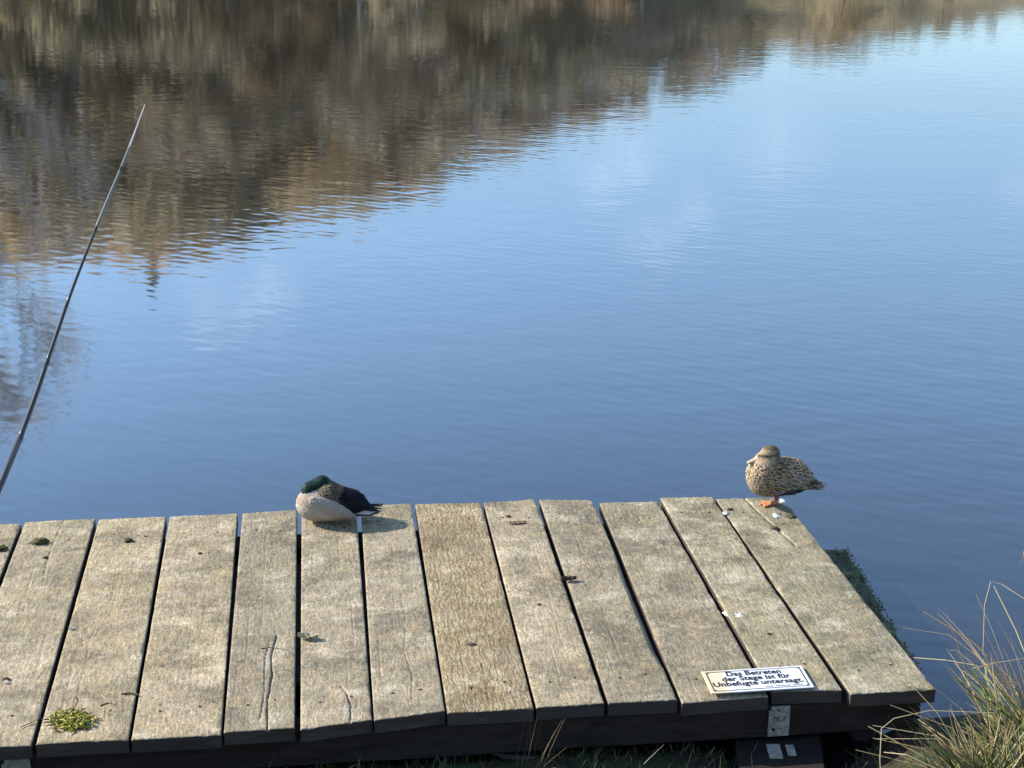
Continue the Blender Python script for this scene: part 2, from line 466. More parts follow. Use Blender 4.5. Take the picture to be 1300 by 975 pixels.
CR = {4: [([(0.62, 0.0), (0.60, 0.1), (0.66, 0.2), (0.63, 0.27), (0.70, 0.36)], 0.0025, 0.012), ([(0.50, 0.03), (0.55, 0.14), (0.53, 0.26), (0.6, 0.34)], 0.0018, 0.006)],
      5: [([(0.70, 0.0), (0.72, 0.06), (0.66, 0.11), (0.58, 0.135)], 0.0022, 0.009)],
      12: [([(0.43, 1.0), (0.47, 0.93), (0.52, 0.87), (0.54, 0.84), (0.60, 0.77), (0.66, 0.70)], 0.0035, 0.03)],
      7: [([(0.5, 0.0), (0.52, 0.12), (0.5, 0.2)], 0.0016, 0.006), ([(0.3, 0.0), (0.33, 0.1)], 0.0014, 0.005)],
      1: [([(0.55, 1.0), (0.5, 0.85), (0.52, 0.7)], 0.0018, 0.006)],
      2: [([(0.3, 0.1), (0.33, 0.25), (0.31, 0.4)], 0.0013, 0.004)],
      10: [([(0.48, 0.87), (0.55, 0.89), (0.62, 0.86)], 0.002, 0.006), ([(0.55, 0.89), (0.53, 0.92)], 0.002, 0.006)],
      8: [([(0.1, 0.5), (0.5, 0.52)], 0.0015, 0.004)],
      6: [([(0.55, 0.05), (0.6, 0.15), (0.52, 0.25), (0.58, 0.33)], 0.0015, 0.005)]}
THK = 0.052
def seg_d(px, py, a, b):
    ax, ay = a; bx_, by_ = b
    dx, dy = bx_ - ax, by_ - ay
    L2 = dx * dx + dy * dy + 1e-12
    tt = np.clip(((px - ax) * dx + (py - ay) * dy) / L2, 0, 1)
    return np.hypot(px - ax - tt * dx, py - ay - tt * dy)

def plank(idx, mat, fl, fr, nl, nr, label):
    zl = [0, 0, 0.002, 0, 0.003, 0.0, 0.002, 0, 0.002, 0, -0.004, 0.004, 0.0][idx]
    FL, FR, NL, NR = (at(*p) for p in (fl, fr, nl, nr))
    org = (FL + FR + NL + NR) / 4
    ax = ((FL + FR) - (NL + NR)).normalized()
    ang = math.atan2(-ax.x, ax.y)
    M2 = Matrix.Rotation(-ang, 3, 'Z')
    q = [M2 @ (p - org) for p in (FL, FR, NL, NR)]
    nu, nv = 62, 310
    rr = random.Random(idx * 13 + 5)
    us = np.concatenate([[0, 0.006, 0.014], np.linspace(0.035, 0.965, nu), [0.986, 0.994, 1.0]])
    vs_ = np.concatenate([[0, 0.0008, 0.002], np.linspace(0.005, 0.995, nv), [0.998, 0.9992, 1.0]])
    U, V = np.meshgrid(us, vs_)
    Xn = q[2].x + (q[3].x - q[2].x) * U; Yn = q[2].y + (q[3].y - q[2].y) * U
    Xf = q[0].x + (q[1].x - q[0].x) * U; Yf = q[0].y + (q[1].y - q[0].y) * U
    X = Xn + (Xf - Xn) * V; Y = Yn + (Yf - Yn) * V
    W = (abs(q[1].x - q[0].x) + abs(q[3].x - q[2].x)) / 2
    L = (abs(q[0].y - q[2].y) + abs(q[1].y - q[3].y)) / 2
    Z = np.full_like(X, zl)
    # rounded arrises
    eb = np.minimum(U, 1 - U) * W; ee = np.minimum(V, 1 - V) * L
    for e in (eb, ee):
        k = np.clip(1 - e / 0.0035, 0, 1); Z -= 0.0028 * k * k
    # worn undulation
    N1 = np.array([[noise.noise(Vector((x * 9 + idx * 7, y * 4, 0.3))) for x in X[len(vs_) // 2]] for y in Y[:, 0]])
    N2 = np.array([[noise.noise(Vector((x * 60 + idx * 7, y * 22, 1.3))) for x in X[len(vs_) // 2]] for y in Y[:, 0]])
    Z += 0.0022 * N1 + 0.0009 * N2
    Z -= 0.0015 * np.clip(1 - eb / 0.03, 0, 1) * (0.5 + N1)
    # ragged edges: chips
    for side in (0, 1):
        for _ in range(7):
            v0 = rr.random(); ln = rr.uniform(0.006, 0.03); dp = rr.uniform(0.001, 0.005)
            d = (U if side == 0 else 1 - U) * W
            Z -= dp * np.exp(-((V - v0) / ln) ** 2) * np.exp(-(d / 0.007) ** 2)
    for end in (0, 1):
        for _ in range(5):
            u0 = rr.random(); ln = rr.uniform(0.015, 0.05); dp = rr.uniform(0.0005, 0.0028)
            d = (V if end == 0 else 1 - V) * L
            Z -= dp * np.exp(-((U - u0) / ln) ** 2) * np.exp(-(d / 0.006) ** 2)
    if idx == 9:                  # waney edge, rotted away in its nearer half
        wmask = np.clip((0.78 - V) / 0.25, 0, 1) * np.clip((V - 0.02) / 0.18, 0, 1)
        edge = 1 - (0.10 + 0.03 * N1) * wmask
        Z -= np.clip((U - edge) * W / 0.022, 0, 1.6) ** 1.3 * 0.018 * wmask
    if idx == 12:                 # broken far corner
        k = np.clip((U - 0.86) / 0.14 + (V - 0.93) / 0.07 - 1.0 + 0.35 * N2, 0, 1)
        Z -= 0.022 * np.clip(k * 3, 0, 1)
        d = np.hypot((U - 0.93) * W, (V - 0.885) * L)
        Z -= 0.008 * np.exp(-(d / 0.02) ** 2)
    mu = (U * W); mv = (V * L)
    for pts, wd, dp in CR.get(idx, []):
        D = np.full_like(U, 9.0)
        for a, b in zip(pts[:-1], pts[1:]):
            D = np.minimum(D, seg_d(mu + 0.003 * N2, mv, (a[0] * W, a[1] * L), (b[0] * W, b[1] * L)))
        Z -= dp * np.exp(-(D / wd) ** 2)
    for _ in range(5):            # hairline checks along the grain
        u0 = rr.uniform(0.1, 0.9); v0 = rr.uniform(0.02, 0.75); ln = rr.uniform(0.08, 0.25)
        D = np.abs(U - u0 - 0.03 * N1) * W
        Z -= 0.003 * np.exp(-(D / 0.0017) ** 2) * np.clip(1 - np.abs(V - v0) / ln, 0, 1)
    n_v, n_u = X.shape
    verts = np.stack([X, Y, Z], -1).reshape(-1, 3).tolist()
    faces = []
    for j in range(n_v - 1):
        for i in range(n_u - 1):
            a = j * n_u + i; faces.append((a, a + 1, a + n_u + 1, a + n_u))
    ring = [i for i in range(n_u)] + [j * n_u + n_u - 1 for j in range(1, n_v)] + [(n_v - 1) * n_u + i for i in range(n_u - 2, -1, -1)] + [j * n_u for j in range(n_v - 2, 0, -1)]
    b0 = len(verts)
    for r_ in ring:
        p = verts[r_]; verts.append([p[0] * 0.997, p[1] * 0.999, -THK + zl])
    m_ = len(ring)
    for k in range(m_):
        a, b = ring[k], ring[(k + 1) % m_]
        faces.append((b, a, b0 + k, b0 + (k + 1) % m_))
    faces.append(tuple(range(b0, b0 + m_)))
    o = mesh_obj('plank', verts, faces, M[mat])
    me = o.data; me.materials.append(M['shade_wood'])
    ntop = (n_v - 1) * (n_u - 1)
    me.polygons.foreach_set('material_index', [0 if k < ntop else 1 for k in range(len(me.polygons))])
    me.polygons.foreach_set('use_smooth', [len(p.vertices) == 4 and p.index < (n_v - 1) * (n_u - 1) for p in me.polygons])
    o.location = org; o.rotation_euler = (0, 0, ang)
    if label: o['label'] = label
    J(o)
    # screws, two at each end
    return o, q, W, L, zl
planks = []
for i, (mat, fl, fr, nl, nr, lab) in enumerate(PL):
    planks.append(plank(i, mat, fl, fr, nl, nr, lab))
    o, q, W, L, zl = planks[-1]
    for (u, v_) in ((0.27, 0.9), (0.74, 0.885), (0.3, 0.09), (0.72, 0.10)):
        mb = MB()
        xx = (q[2].x + (q[3].x - q[2].x) * u) * (1 - v_) + (q[0].x + (q[1].x - q[0].x) * u) * v_ + rnd.uniform(-.01, .01)
        yy = (q[2].y * (1 - v_) + q[0].y * v_) + rnd.uniform(-.01, .01)
        mb.tube([(xx, yy, zl - 0.01), (xx, yy, zl + 0.0018)], [0.0056, 0.005], 10)
        mb.build('screw', M['rust'], o)
# two further planks where the jetty runs on beyond the frame
# bearers under the planks
def bar(name, a, b, width, z0, z1, mat, bev=0.008, jit=0.0, nseg=24):
    a, b = Vector(a), Vector(b); d = (b - a); d.z = 0; d.normalize(); s = Vector((-d.y, d.x, 0))
    hs = width / 2
    prof = [(-hs, z0 + bev), (-hs, z1 - bev), (-hs + bev, z1), (hs - bev, z1), (hs, z1 - bev), (hs, z0 + bev), (hs - bev, z0), (-hs + bev, z0)]
    vs, fs = [], []
    for i in range(nseg + 1):
        p = a.lerp(b, i / nseg)
        for k, (u, z) in enumerate(prof):
            g = jit * noise.noise(Vector((p.x * 7 + k * 3, p.y * 7, k * 1.7)))
            vs.append((p.x + s.x * (u + g), p.y + s.y * (u + g), z + g * 0.7))
    m_ = len(prof)
    for i in range(nseg):
        for k in range(m_):
            fs.append((i * m_ + k, i * m_ + (k + 1) % m_, (i + 1) * m_ + (k + 1) % m_, (i + 1) * m_ + k))
    fs.append(tuple(range(m_))[::-1]); fs.append(tuple(nseg * m_ + k for k in range(m_)))
    o = mesh_obj(name, vs, fs, mat); return o
nlft, nrgt = at(-205, 957), at(1186, 875)
flft, frgt = at(-62, 667.5), at(990, 632)
dn = (nrgt - nlft).normalized(); sn = Vector((-dn.y, dn.x, 0))
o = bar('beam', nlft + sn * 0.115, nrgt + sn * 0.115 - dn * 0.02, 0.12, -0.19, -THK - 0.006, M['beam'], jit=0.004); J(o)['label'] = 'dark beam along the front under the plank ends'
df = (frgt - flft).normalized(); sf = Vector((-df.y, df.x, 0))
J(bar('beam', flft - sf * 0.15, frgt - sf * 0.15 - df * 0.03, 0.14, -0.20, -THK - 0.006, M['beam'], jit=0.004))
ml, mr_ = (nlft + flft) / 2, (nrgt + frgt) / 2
J(bar('beam', ml, mr_, 1.0, -0.20, -THK - 0.006, M['shade_wood'], jit=0.004))  # middle beam widened to darken the plank gaps, tone lifted for sun slits
# posts carrying the bearers down into the pond bed
for px, py in ((150, 700), (620, 680), (930, 668), (1100, 850), (300, 880), (700, 860)):
    p = at(px, py)
    mb = MB(); mb.tube([(p.x, p.y, -0.19), (p.x, p.y, -0.9)], [0.055, 0.06], 12); J(mb.build('post', M['beam'], smooth=True))
# short stringer under the front beam, running towards the bank
sa, sb = at(985, 925, -0.2), at(990, 1040, -0.2)
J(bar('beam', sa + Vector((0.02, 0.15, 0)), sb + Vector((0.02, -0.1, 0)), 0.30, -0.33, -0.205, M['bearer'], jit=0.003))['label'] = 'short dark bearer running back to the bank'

# steel brackets on the front beam
def front_pt(px, py):             # point on the front face of the front beam
    n = Vector((sn.x, sn.y, 0)); p0 = nlft + sn * 0.05
    d = ray(px, py); o_ = Vector((0, 0, CAM_H))
    t_ = (p0 - o_).dot(n) / d.dot(n)
    return o_ + d * t_
def bracket(pxl, pyt, pxr, pyb, text=None):
    a, b = front_pt(pxl, pyb), front_pt(pxr, pyt)
    wdt = (b - a).dot(dn); hgt = b.z - a.z
    cen = (a + b) / 2 - sn * 0.004
    rot = Matrix.Rotation(math.atan2(dn.y, dn.x), 4, 'Z') @ Matrix.Rotation(R(90), 4, 'X')
    root = mesh_obj('bracket', *plate_shape(wdt, hgt, 0.004), M['steel'])
    root.matrix_world = Matrix.Translation(cen) @ rot
    root.location = Vector(root.location)
    J(root)
    return root, wdt, hgt
def plate_shape(w_, h_, t_):
    bm = bmesh.new()
    pts = [(-w_ / 2, -h_ / 2), (w_ / 2, -h_ / 2), (w_ / 2, h_ / 2), (-w_ / 2 + 0.1 * w_, h_ / 2), (-w_ / 2 + 0.1 * w_, h_ / 2 - 0.14 * h_), (-w_ / 2, h_ / 2 - 0.14 * h_)]
    vs = [bm.verts.new((x, y, -t_)) for x, y in pts]
    f = bm.faces.new(vs)
    r_ = bmesh.ops.extrude_face_region(bm, geom=[f])
    bmesh.ops.translate(bm, vec=(0, 0, 2 * t_), verts=[g for g in r_['geom'] if isinstance(g, bmesh.types.BMVert)])
    bmesh.ops.recalc_face_normals(bm, faces=bm.faces)
    bmesh.ops.bevel(bm, geom=bm.edges[:], offset=0.0012, segments=1, affect='EDGES')
    bm.verts.index_update()
    out = [v.co.copy() for v in bm.verts], [[v.index for v in f.verts] for f in bm.faces]
    bm.free(); return out
def disc(root, name, x, y, r_, mat, z=0.0046, ring=None):
    mb = MB()
    n = 14
    if ring:
        for rr_, zz in ((r_, z), ):
            vs = []
            for k in range(n):
                a = 2 * math.pi * k / n
                vs += [(x + rr_ * math.cos(a), y + rr_ * math.sin(a), z), (x + ring * math.cos(a), y + ring * math.sin(a), z + 0.003), (x + ring * 0.55 * math.cos(a), y + ring * .55 * math.sin(a), z + 0.004)]
            fs = []
            for k in range(n):
                a, b = 3 * k, 3 * ((k + 1) % n)
                fs += [(a, b, b + 1, a + 1), (a + 1, b + 1, b + 2, a + 2)]
            fs.append(tuple(3 * k + 2 for k in range(n)))
            mb.add(vs, fs)
    else:
        mb.tube([(x, y, 0.002), (x, y, z)], [r_, r_], n)
    return mb.build(name, mat, root)

def text_mesh(name, body, size, sx, mat, parent, loc, bold=0.0, align='CENTER', extrude=0.0006):
    cu = bpy.data.curves.new(name, 'FONT'); cu.body = body; cu.size = 1.0
    cu.align_x = align; cu.align_y = 'CENTER'; cu.extrude = extrude / size
    cu.resolution_u = 3
    tmp = bpy.data.objects.new(name + '_curve', cu); COL.objects.link(tmp)
    bpy.context.view_layer.update()
    dg = bpy.context.evaluated_depsgraph_get()
    me = bpy.data.meshes.new_from_object(tmp.evaluated_get(dg))
    bpy.data.objects.remove(tmp)
    me.transform(Matrix.Diagonal((sx * size, size, size, 1)))
    if bold:                      # heavier strokes: the same letters laid over themselves, a hair apart
        bm = bmesh.new()
        for k, (dx, dy) in enumerate(((0, 0), (bold, 0), (-bold, 0), (0, bold * 0.9), (0, -bold * 0.9), (bold * 0.6, bold * 0.6), (-bold * 0.6, -bold * 0.6))):
            n0 = len(bm.verts); bm.from_mesh(me); bm.verts.ensure_lookup_table()
            for v in bm.verts[n0:]: v.co += Vector((dx, dy, 0.00005 * k))
        bm.to_mesh(me); bm.free()
    me.materials.clear(); me.materials.append(mat)
    o = bpy.data.objects.new(name, me); COL.objects.link(o); o.parent = parent; o.location = loc
    return o

br, bw, bh = bracket(974, 895, 1003, 934)
br['label'] = 'perforated galvanised plate stamped PK 7'
disc(br, 'bolt', 0.28 * bw, 0.37 * bh, 0.10 * bw, M['steel'], ring=0.075 * bw)
disc(br, 'hole', -0.26 * bw, -0.26 * bh, 0.085 * bw, M['hole'])
for x, y, r_ in ((0.08, -0.23, 0.045), (0.37, -0.2, 0.04), (-0.34, 0.38, 0.04), (-0.06, 0.37, 0.05)):
    disc(br, 'hole', x * bw, y * bh, r_ * bw, M['hole'])
text_mesh('stamped_text', 'PK 7', 0.34 * bw, 0.95, M['stamp'], br, (0, 0.09 * bh, 0.0046), 0.0006)
b2, bw2, bh2 = bracket(6, 962, 38, 1000)
disc(b2, 'hole', -0.2 * bw2, -0.26 * bh2, 0.08 * bw2, M['hole'])
# the lower plate on the short bearer
p = at(983, 953, -0.2)
mb = MB(); mb.box((p.x, p.y, -0.199), 0.048, 0.075, 0.007, bev=0.002)
mb.box((p.x, p.y - 0.04, -0.222), 0.048, 0.006, 0.045, bev=0.002)
J(mb.build('bracket', M['steel']))['label'] = 'small angled plate on the short bearer'
p2 = at(1004, 953, -0.2)
mb = MB(); mb.box((p2.x, p2.y, -0.199), 0.03, 0.065, 0.007, bev=0.002); J(mb.build('bracket', M['steel']))

# mossy timber lying along the outer side
oa, ob = at(1064, 697, -0.15), at(1176, 880, -0.15)
i0, i1 = at(1077, 697, -0.15), at(1160, 835, -0.15)
dd = (i1 - i0).normalized(); ss = Vector((-dd.y, dd.x, 0))
if ss.x > 0: ss = -ss
lw = 0.24
a_ = i0 + ss * lw / 2; b_ = i1 + dd * 0.12 + ss * lw / 2
log = bar('mossy_beam', a_, b_, lw, -0.36, -0.15, M['mossy'], bev=0.02, jit=0.022, nseg=46)
mb = MB(); rr = random.Random(41)
for k in range(1500):
    u = rr.random(); q = a_.lerp(b_, u) - ss * lw * (0.5 - 0.42 * rr.random() ** 1.6)
    if noise.noise(Vector((q.x * 14, q.y * 5, 2))) < -0.05: continue
    z = -0.15 + rr.uniform(-0.014, 0.012); l_ = rr.uniform(0.004, 0.012)
    d = Vector((rr.gauss(0, .8), rr.gauss(0, .8), 0.6)).normalized() * l_; e = d.cross(Vector((rr.random(), rr.random(), 1))).normalized() * 0.004
    p_ = Vector((q.x, q.y, z)); c = rr.choice([(0.035, 0.04, 0.016), (0.06, 0.065, 0.025), (0.022, 0.022, 0.014), (0.24, 0.23, 0.18), (0.05, 0.042, 0.032)])
    mb.add([p_ - e, p_ + e, p_ + d], [(0, 1, 2)], c)
mb.build('moss', M['blade'], log)
tag(log, 'wet dark timber with green moss lying in the water along the outer plank', 'timber')

# ------------------------------------------------------------------ sign
sc_ = [at(*p, 0.006) for p in ((890, 853.5), (1017, 848), (1034, 875), (903, 884))]
sx_ = ((sc_[1] - sc_[0]) + (sc_[2] - sc_[3])) / 2
sw_ = sx_.length; sh_ = ((sc_[0] - sc_[3]).length + (sc_[1] - sc_[2]).length) / 2
scn = sum(sc_, Vector()) / 4
sign = empty('warning_sign', (scn.x, scn.y, 0.012), math.atan2(sx_.y, sx_.x))
sign.rotation_euler = (R(-1.2), R(-0.4), math.atan2(sx_.y, sx_.x) )
tag(sign, 'small white enamel sign with black German lettering lying at the front edge of the jetty', 'sign')
mb = MB(); mb.box((0, 0, 0), sw_, sh_, 0.005, bev=0.0015)
panel = mb.build('panel', M['enamel'], sign)
mb = MB()
bx0, by0 = sw_ / 2 - 0.012, sh_ / 2 - 0.011
for (x0, x1, y0, y1) in ((-bx0, bx0, by0 - 0.0030, by0), (-bx0, bx0, -by0, -by0 + 0.0030), (-bx0, -bx0 + 0.0042, -by0 + 0.003, by0 - 0.003), (bx0 - 0.0042, bx0, -by0 + 0.003, by0 - 0.003)):
    mb.box(((x0 + x1) / 2, (y0 + y1) / 2, 0.0029), x1 - x0, y1 - y0, 0.0012)
mb.build('border_line', M['sign_line'], sign)
for (body, fy, wd) in (('Das Betreten', 0.21, 0.54), ('der Stege ist für', 0.43, 0.67), ('Unbefugte untersagt.', 0.65, 0.88)):
    o = text_mesh('lettering', body, 0.27 * sh_, 1.0, M['sign_text'], sign, (-0.002, (0.5 - fy) * sh_, 0.0027), 0.0013)
    xs_ = [v.co.x for v in o.data.vertices]
    o.data.transform(Matrix.Diagonal((wd * sw_ / (max(xs_) - min(xs_)), 1, 1, 1)))
# illegible small print: three short worn strokes
mb = MB()
for x0, x1 in ((0.05, 0.11), (0.145, 0.285), (0.31, 0.41)):
    x = x0 * sw_
    while x < x1 * sw_:
        l_ = rnd.uniform(0.002, 0.0045); mb.box((x + l_ / 2, -0.345 * sh_ + rnd.uniform(-.0006, .0006), 0.0029), l_, 0.004, 0.0008); x += l_ + 0.0009
mb.build('small_print', M['sign_line'], sign)
for x in (-1, 1):
    for y in (-1, 1):
        mb = MB(); mb.tube([(x * (bx0 - 0.008), y * (by0 - 0.007), 0.002), (x * (bx0 - 0.008), y * (by0 - 0.007), 0.0042)], [0.0028, 0.0024], 10)
        mb.build('screw', M['sign_line'], sign)

# ------------------------------------------------------------------ fishing rod
pts_px = [(-2, 622, 1.50), (20, 570, 1.575), (46, 500, 1.665), (90, 372, 1.82), (130, 270, 1.95), (158, 203, 2.04), (184, 133, 2.15)]
pp = [at_depth(a, b, 3.2 + (c - 1.5) * 1.6) for a, b, c in pts_px]
back = (pp[0] - pp[1]).normalized()
rod = empty('fishing_rod', pp[0] + back * 1.9)
tag(rod, 'long thin fishing rod, black below and pale grey at its tip, over the water', 'fishing rod')
def RP(p): return Vector(p) - rod.location
t = NT('carbon_black'); M['carbon'] = t.done((0.018, 0.016, 0.015), 0.42, spec=0.45)
t = NT('rod_grey'); M['rodgrey'] = t.done((0.13, 0.125, 0.12), 0.5, spec=0.4)
t = NT('rod_tip_white'); M['rodtip'] = t.done((0.40, 0.38, 0.35), 0.5, spec=0.3)
cork = NT('foam_grip'); M['grip'] = cork.done((0.05, 0.045, 0.04), 0.85)
full = [pp[0] + back * 1.9 + Vector((0, 0, -0.10)), pp[0] + back * 1.2 + Vector((0, 0, -0.03)), pp[0] + back * 0.5] + pp
cum = [0]
for a, b in zip(full[:-1], full[1:]): cum.append(cum[-1] + (b - a).length)
def rod_at(s):
    for i in range(len(cum) - 1):
        if s <= cum[i + 1] or i == len(cum) - 2:
            a = full[max(0, i - 1)]; b = full[i]; c = full[i + 1]; d = full[min(len(full) - 1, i + 2)]
            u = (s - cum[i]) / (cum[i + 1] - cum[i])
            return 0.5 * ((2 * b) + (c - a) * u + (2 * a - 5 * b + 4 * c - d) * u * u + (3 * b - a - 3 * c + d) * u ** 3)
T = cum[-1]; s0 = cum[3]
def rod_section(name, sa, sb, ra, rb, mat):
    mb = MB(); n = 10
    P_ = [RP(rod_at(sa + (sb - sa) * i / n)) for i in range(n + 1)]
    mb.tube(P_, [ra + (rb - ra) * i / n for i in range(n + 1)], 12)
    return mb.build(name, mat, rod, smooth=True)
vis = T - s0
ks_ = [s0 + vis * k for k in (0.13, 0.31, 0.44, 0.63, 0.80)]
rod_section('grip', 0.0, 0.55, 0.014, 0.013, M['grip'])
rod_section('section', 0.55, ks_[0], 0.0085, 0.0064, M['carbon'])
rod_section('section', ks_[0], ks_[1], 0.0056, 0.0053, M['carbon'])
rod_section('section', ks_[1], ks_[2], 0.0047, 0.0045, M['carbon'])
rod_section('section', ks_[2], ks_[3], 0.0040, 0.0037, M['carbon'])
rod_section('section', ks_[3], s0 + vis * 0.86, 0.0040, 0.0034, M['rodgrey'])['label'] = 'pale grey upper section'
rod_section('tip', s0 + vis * 0.86, T, 0.0027, 0.0012, M['rodtip'])
for k, r_ in zip(ks_, (0.0068, 0.0058, 0.0049, 0.0043, 0.004)):
    rod_section('ferrule', k - 0.008, k + 0.008, r_, r_ * 0.97, M['carbon'])
for k, r_ in ((0.70, 0.0042), (0.765, 0.0041)):
    rod_section('ferrule', s0 + vis * k - 0.004, s0 + vis * k + 0.004, r_, r_, M['rodgrey'])

# ------------------------------------------------------------------ birds
def ell(P, c, r, rot=None):
    q = P - np.array(c)
    if rot is not None: q = q @ np.array(rot)
    r = np.array(r); k0 = np.linalg.norm(q / r, axis=-1); k1 = np.linalg.norm(q / (r * r), axis=-1)
    return k0 * (k0 - 1) / np.maximum(k1, 1e-9)
def cone(P, a, b, ra, rb, flat=None):
    a, b = np.array(a, float), np.array(b, float); ab = b - a
    q = P - a
    t_ = np.clip((q @ ab) / (ab @ ab), 0, 1)
    d = q - t_[..., None] * ab
    if flat is not None: d = d * np.array(flat)
    return np.linalg.norm(d, axis=-1) - (ra + (rb - ra) * t_)
def smin(a, b, k):
    h = np.clip(0.5 + 0.5 * (b - a) / k, 0, 1)
    return b + (a - b) * h - k * h * (1 - h)
def surface_net(f, lo, hi, h):
    lo, hi = np.array(lo), np.array(hi)
    n = np.ceil((hi - lo) / h).astype(int) + 1
    g = np.stack(np.meshgrid(*[lo[i] + h * np.arange(n[i]) for i in range(3)], indexing='ij'), -1)
    D = f(g); S = D < 0
    cells = np.zeros(n - 1, dtype=int); pos = np.zeros(tuple(n - 1) + (3,)); cnt = np.zeros(n - 1)
    cor = [(i, j, k) for i in (0, 1) for j in (0, 1) for k in (0, 1)]
    sl_ = lambda o: tuple(slice(o[i], n[i] - 1 + o[i]) for i in range(3))
    for a in cor:
        for ax in range(3):
            if a[ax] == 1: continue
            b = list(a); b[ax] = 1; b = tuple(b)
            da, db = D[sl_(a)], D[sl_(b)]
            cr = (da < 0) != (db < 0)
            tt = np.where(cr, da / np.where(np.abs(da - db) < 1e-12, 1, da - db), 0)
            for i in range(3):
                pos[..., i] += np.where(cr, a[i] + (tt if i == ax else 0), 0)
            cnt += cr
    act = cnt > 0
    ids = -np.ones(n - 1, dtype=int); ids[act] = np.arange(act.sum())
    idx = np.argwhere(act)
    V = lo + h * (idx + pos[act] / cnt[act][:, None])
    F = []
    for ax in range(3):
        o1, o2 = [(1, 2), (2, 0), (0, 1)][ax]
        s0_ = [slice(0, None)] * 3
        A = [slice(None)] * 3; B = [slice(None)] * 3
        A[ax] = slice(0, n[ax] - 1); B[ax] = slice(1, n[ax])
        a, b = S[tuple(A)], S[tuple(B)]
        for e in np.argwhere(a != b):
            e = tuple(e)
            if e[o1] == 0 or e[o2] == 0 or e[o1] >= n[o1] - 1 or e[o2] >= n[o2] - 1: continue
            q = []
            for (u, v) in ((-1, -1), (0, -1), (0, 0), (-1, 0)):
                c = list(e); c[o1] += u; c[o2] += v; q.append(ids[tuple(c)])
            if min(q) < 0: continue
            F.append(tuple(q) if a[e] else tuple(q[::-1]))
    return V, F
def grad(f, V, e=0.002):
    G = np.stack([f(V + np.eye(3)[i] * e) - f(V - np.eye(3)[i] * e) for i in range(3)], -1)
    return G / np.maximum(np.linalg.norm(G, axis=-1, keepdims=True), 1e-9)

def add_feather(mb, p, n, d, ln, wd, c_mid, c_edge, lift=0.0025, rr=rnd, tipc=None):
    n = Vector(n).normalized(); d = Vector(d); d = (d - n * d.dot(n)).normalized(); s = n.cross(d)
    p = Vector(p)
    rows = ((0.0, 0.45), (0.3, 0.95), (0.62, 1.0), (0.85, 0.72), (1.0, 0.22))
    cs = (-1, -0.5, 0, 0.5, 1)
    vs, cols, fs = [], [], []
    for i, (t_, w_) in enumerate(rows):
        for c in cs:
            z = -0.0012 + lift * t_ + 0.0016 * math.sin(math.pi * min(1, t_)) - 0.0016 * c * c
            vs.append(p + d * (ln * (t_ - 0.35)) + s * (wd * 0.5 * w_ * c) + n * z)
            k = max(abs(c) ** 2.2, 0.0 if t_ < 0.8 else (0.85 if t_ > 0.95 else 0.45))
            e = tipc if (tipc is not None and t_ > 0.8) else c_edge
            cols.append(tuple(c_mid[j] * (1 - k) + e[j] * k for j in range(3)))
    for i in range(len(rows) - 1):
        for j in range(4):
            a = i * 5 + j; fs.append((a, a + 1, a + 6, a + 5))
    mb.add(vs, fs, cols)
def scatter(V, N, space, want, seed):
    rr = random.Random(seed); order = list(range(len(V))); rr.shuffle(order)
    cell = {}; out = []
    for i in order:
        if not want(V[i], N[i]): continue
        sp = space(V[i]) if callable(space) else space
        key = tuple(int(math.floor(c / 0.03)) for c in V[i]); ok = True
        for dx in (-1, 0, 1):
            for dy in (-1, 0, 1):
                for dz in (-1, 0, 1):
                    for j in cell.get((key[0] + dx, key[1] + dy, key[2] + dz), ()):
                        if np.sum((V[j] - V[i]) ** 2) < sp * sp: ok = False
        if ok: cell.setdefault(key, []).append(i); out.append(i)
    return out
def jit(c, a, rr=rnd):
    k = 1 + rr.uniform(-a, a); return tuple(max(0.0, x * k * (1 + rr.uniform(-a, a) * 0.25)) for x in c)
def lerp3(a, b, t_): return tuple(a[i] * (1 - t_) + b[i] * t_ for i in range(3))

# ---- the drake, asleep, head laid back
dk0 = at(428, 661)
drake = empty('mallard_duck', (dk0.x, dk0.y, 0.004))
tag(drake, 'sleeping drake with dark green head and pale body, resting on the planks', 'duck')
def f_drake(P):
    d = ell(P, (-0.035, 0.0, 0.076), (0.125, 0.086, 0.074))
    d = smin(d, ell(P, (-0.103, -0.005, 0.080), (0.070, 0.074, 0.068)), 0.03)
    d = smin(d, ell(P, (-0.045, 0.008, 0.110), (0.075, 0.062, 0.042)), 0.03)
    d = smin(d, cone(P, (0.04, 0.0, 0.066), (0.145, 0.0, 0.040), 0.052, 0.016, (1, 0.8, 1)), 0.035)
    d = smin(d, cone(P, (0.14, 0.0, 0.042), (0.185, 0.0, 0.036), 0.015, 0.005, (1, 0.5, 1)), 0.02)
    hd = cone(P, (-0.116, -0.005, 0.146), (-0.060, 0.012, 0.164), 0.034, 0.036)
    hd = smin(hd, cone(P, (-0.062, 0.014, 0.166), (-0.020, 0.03, 0.150), 0.030, 0.018), 0.02)
    d = smin(d, hd, 0.012)
    return np.maximum(d, -P[..., 2] + 0.0)
V, F = surface_net(f_drake, (-0.2, -0.12, -0.01), (0.22, 0.12, 0.24), 0.005)
N = grad(f_drake, V)
def head_d(P): return np.minimum(cone(P, (-0.116, -0.005, 0.146), (-0.060, 0.012, 0.164), 0.034, 0.036), cone(P, (-0.062, 0.014, 0.166), (-0.030, 0.026, 0.154), 0.030, 0.02))
hdv = head_d(V)
cols = []
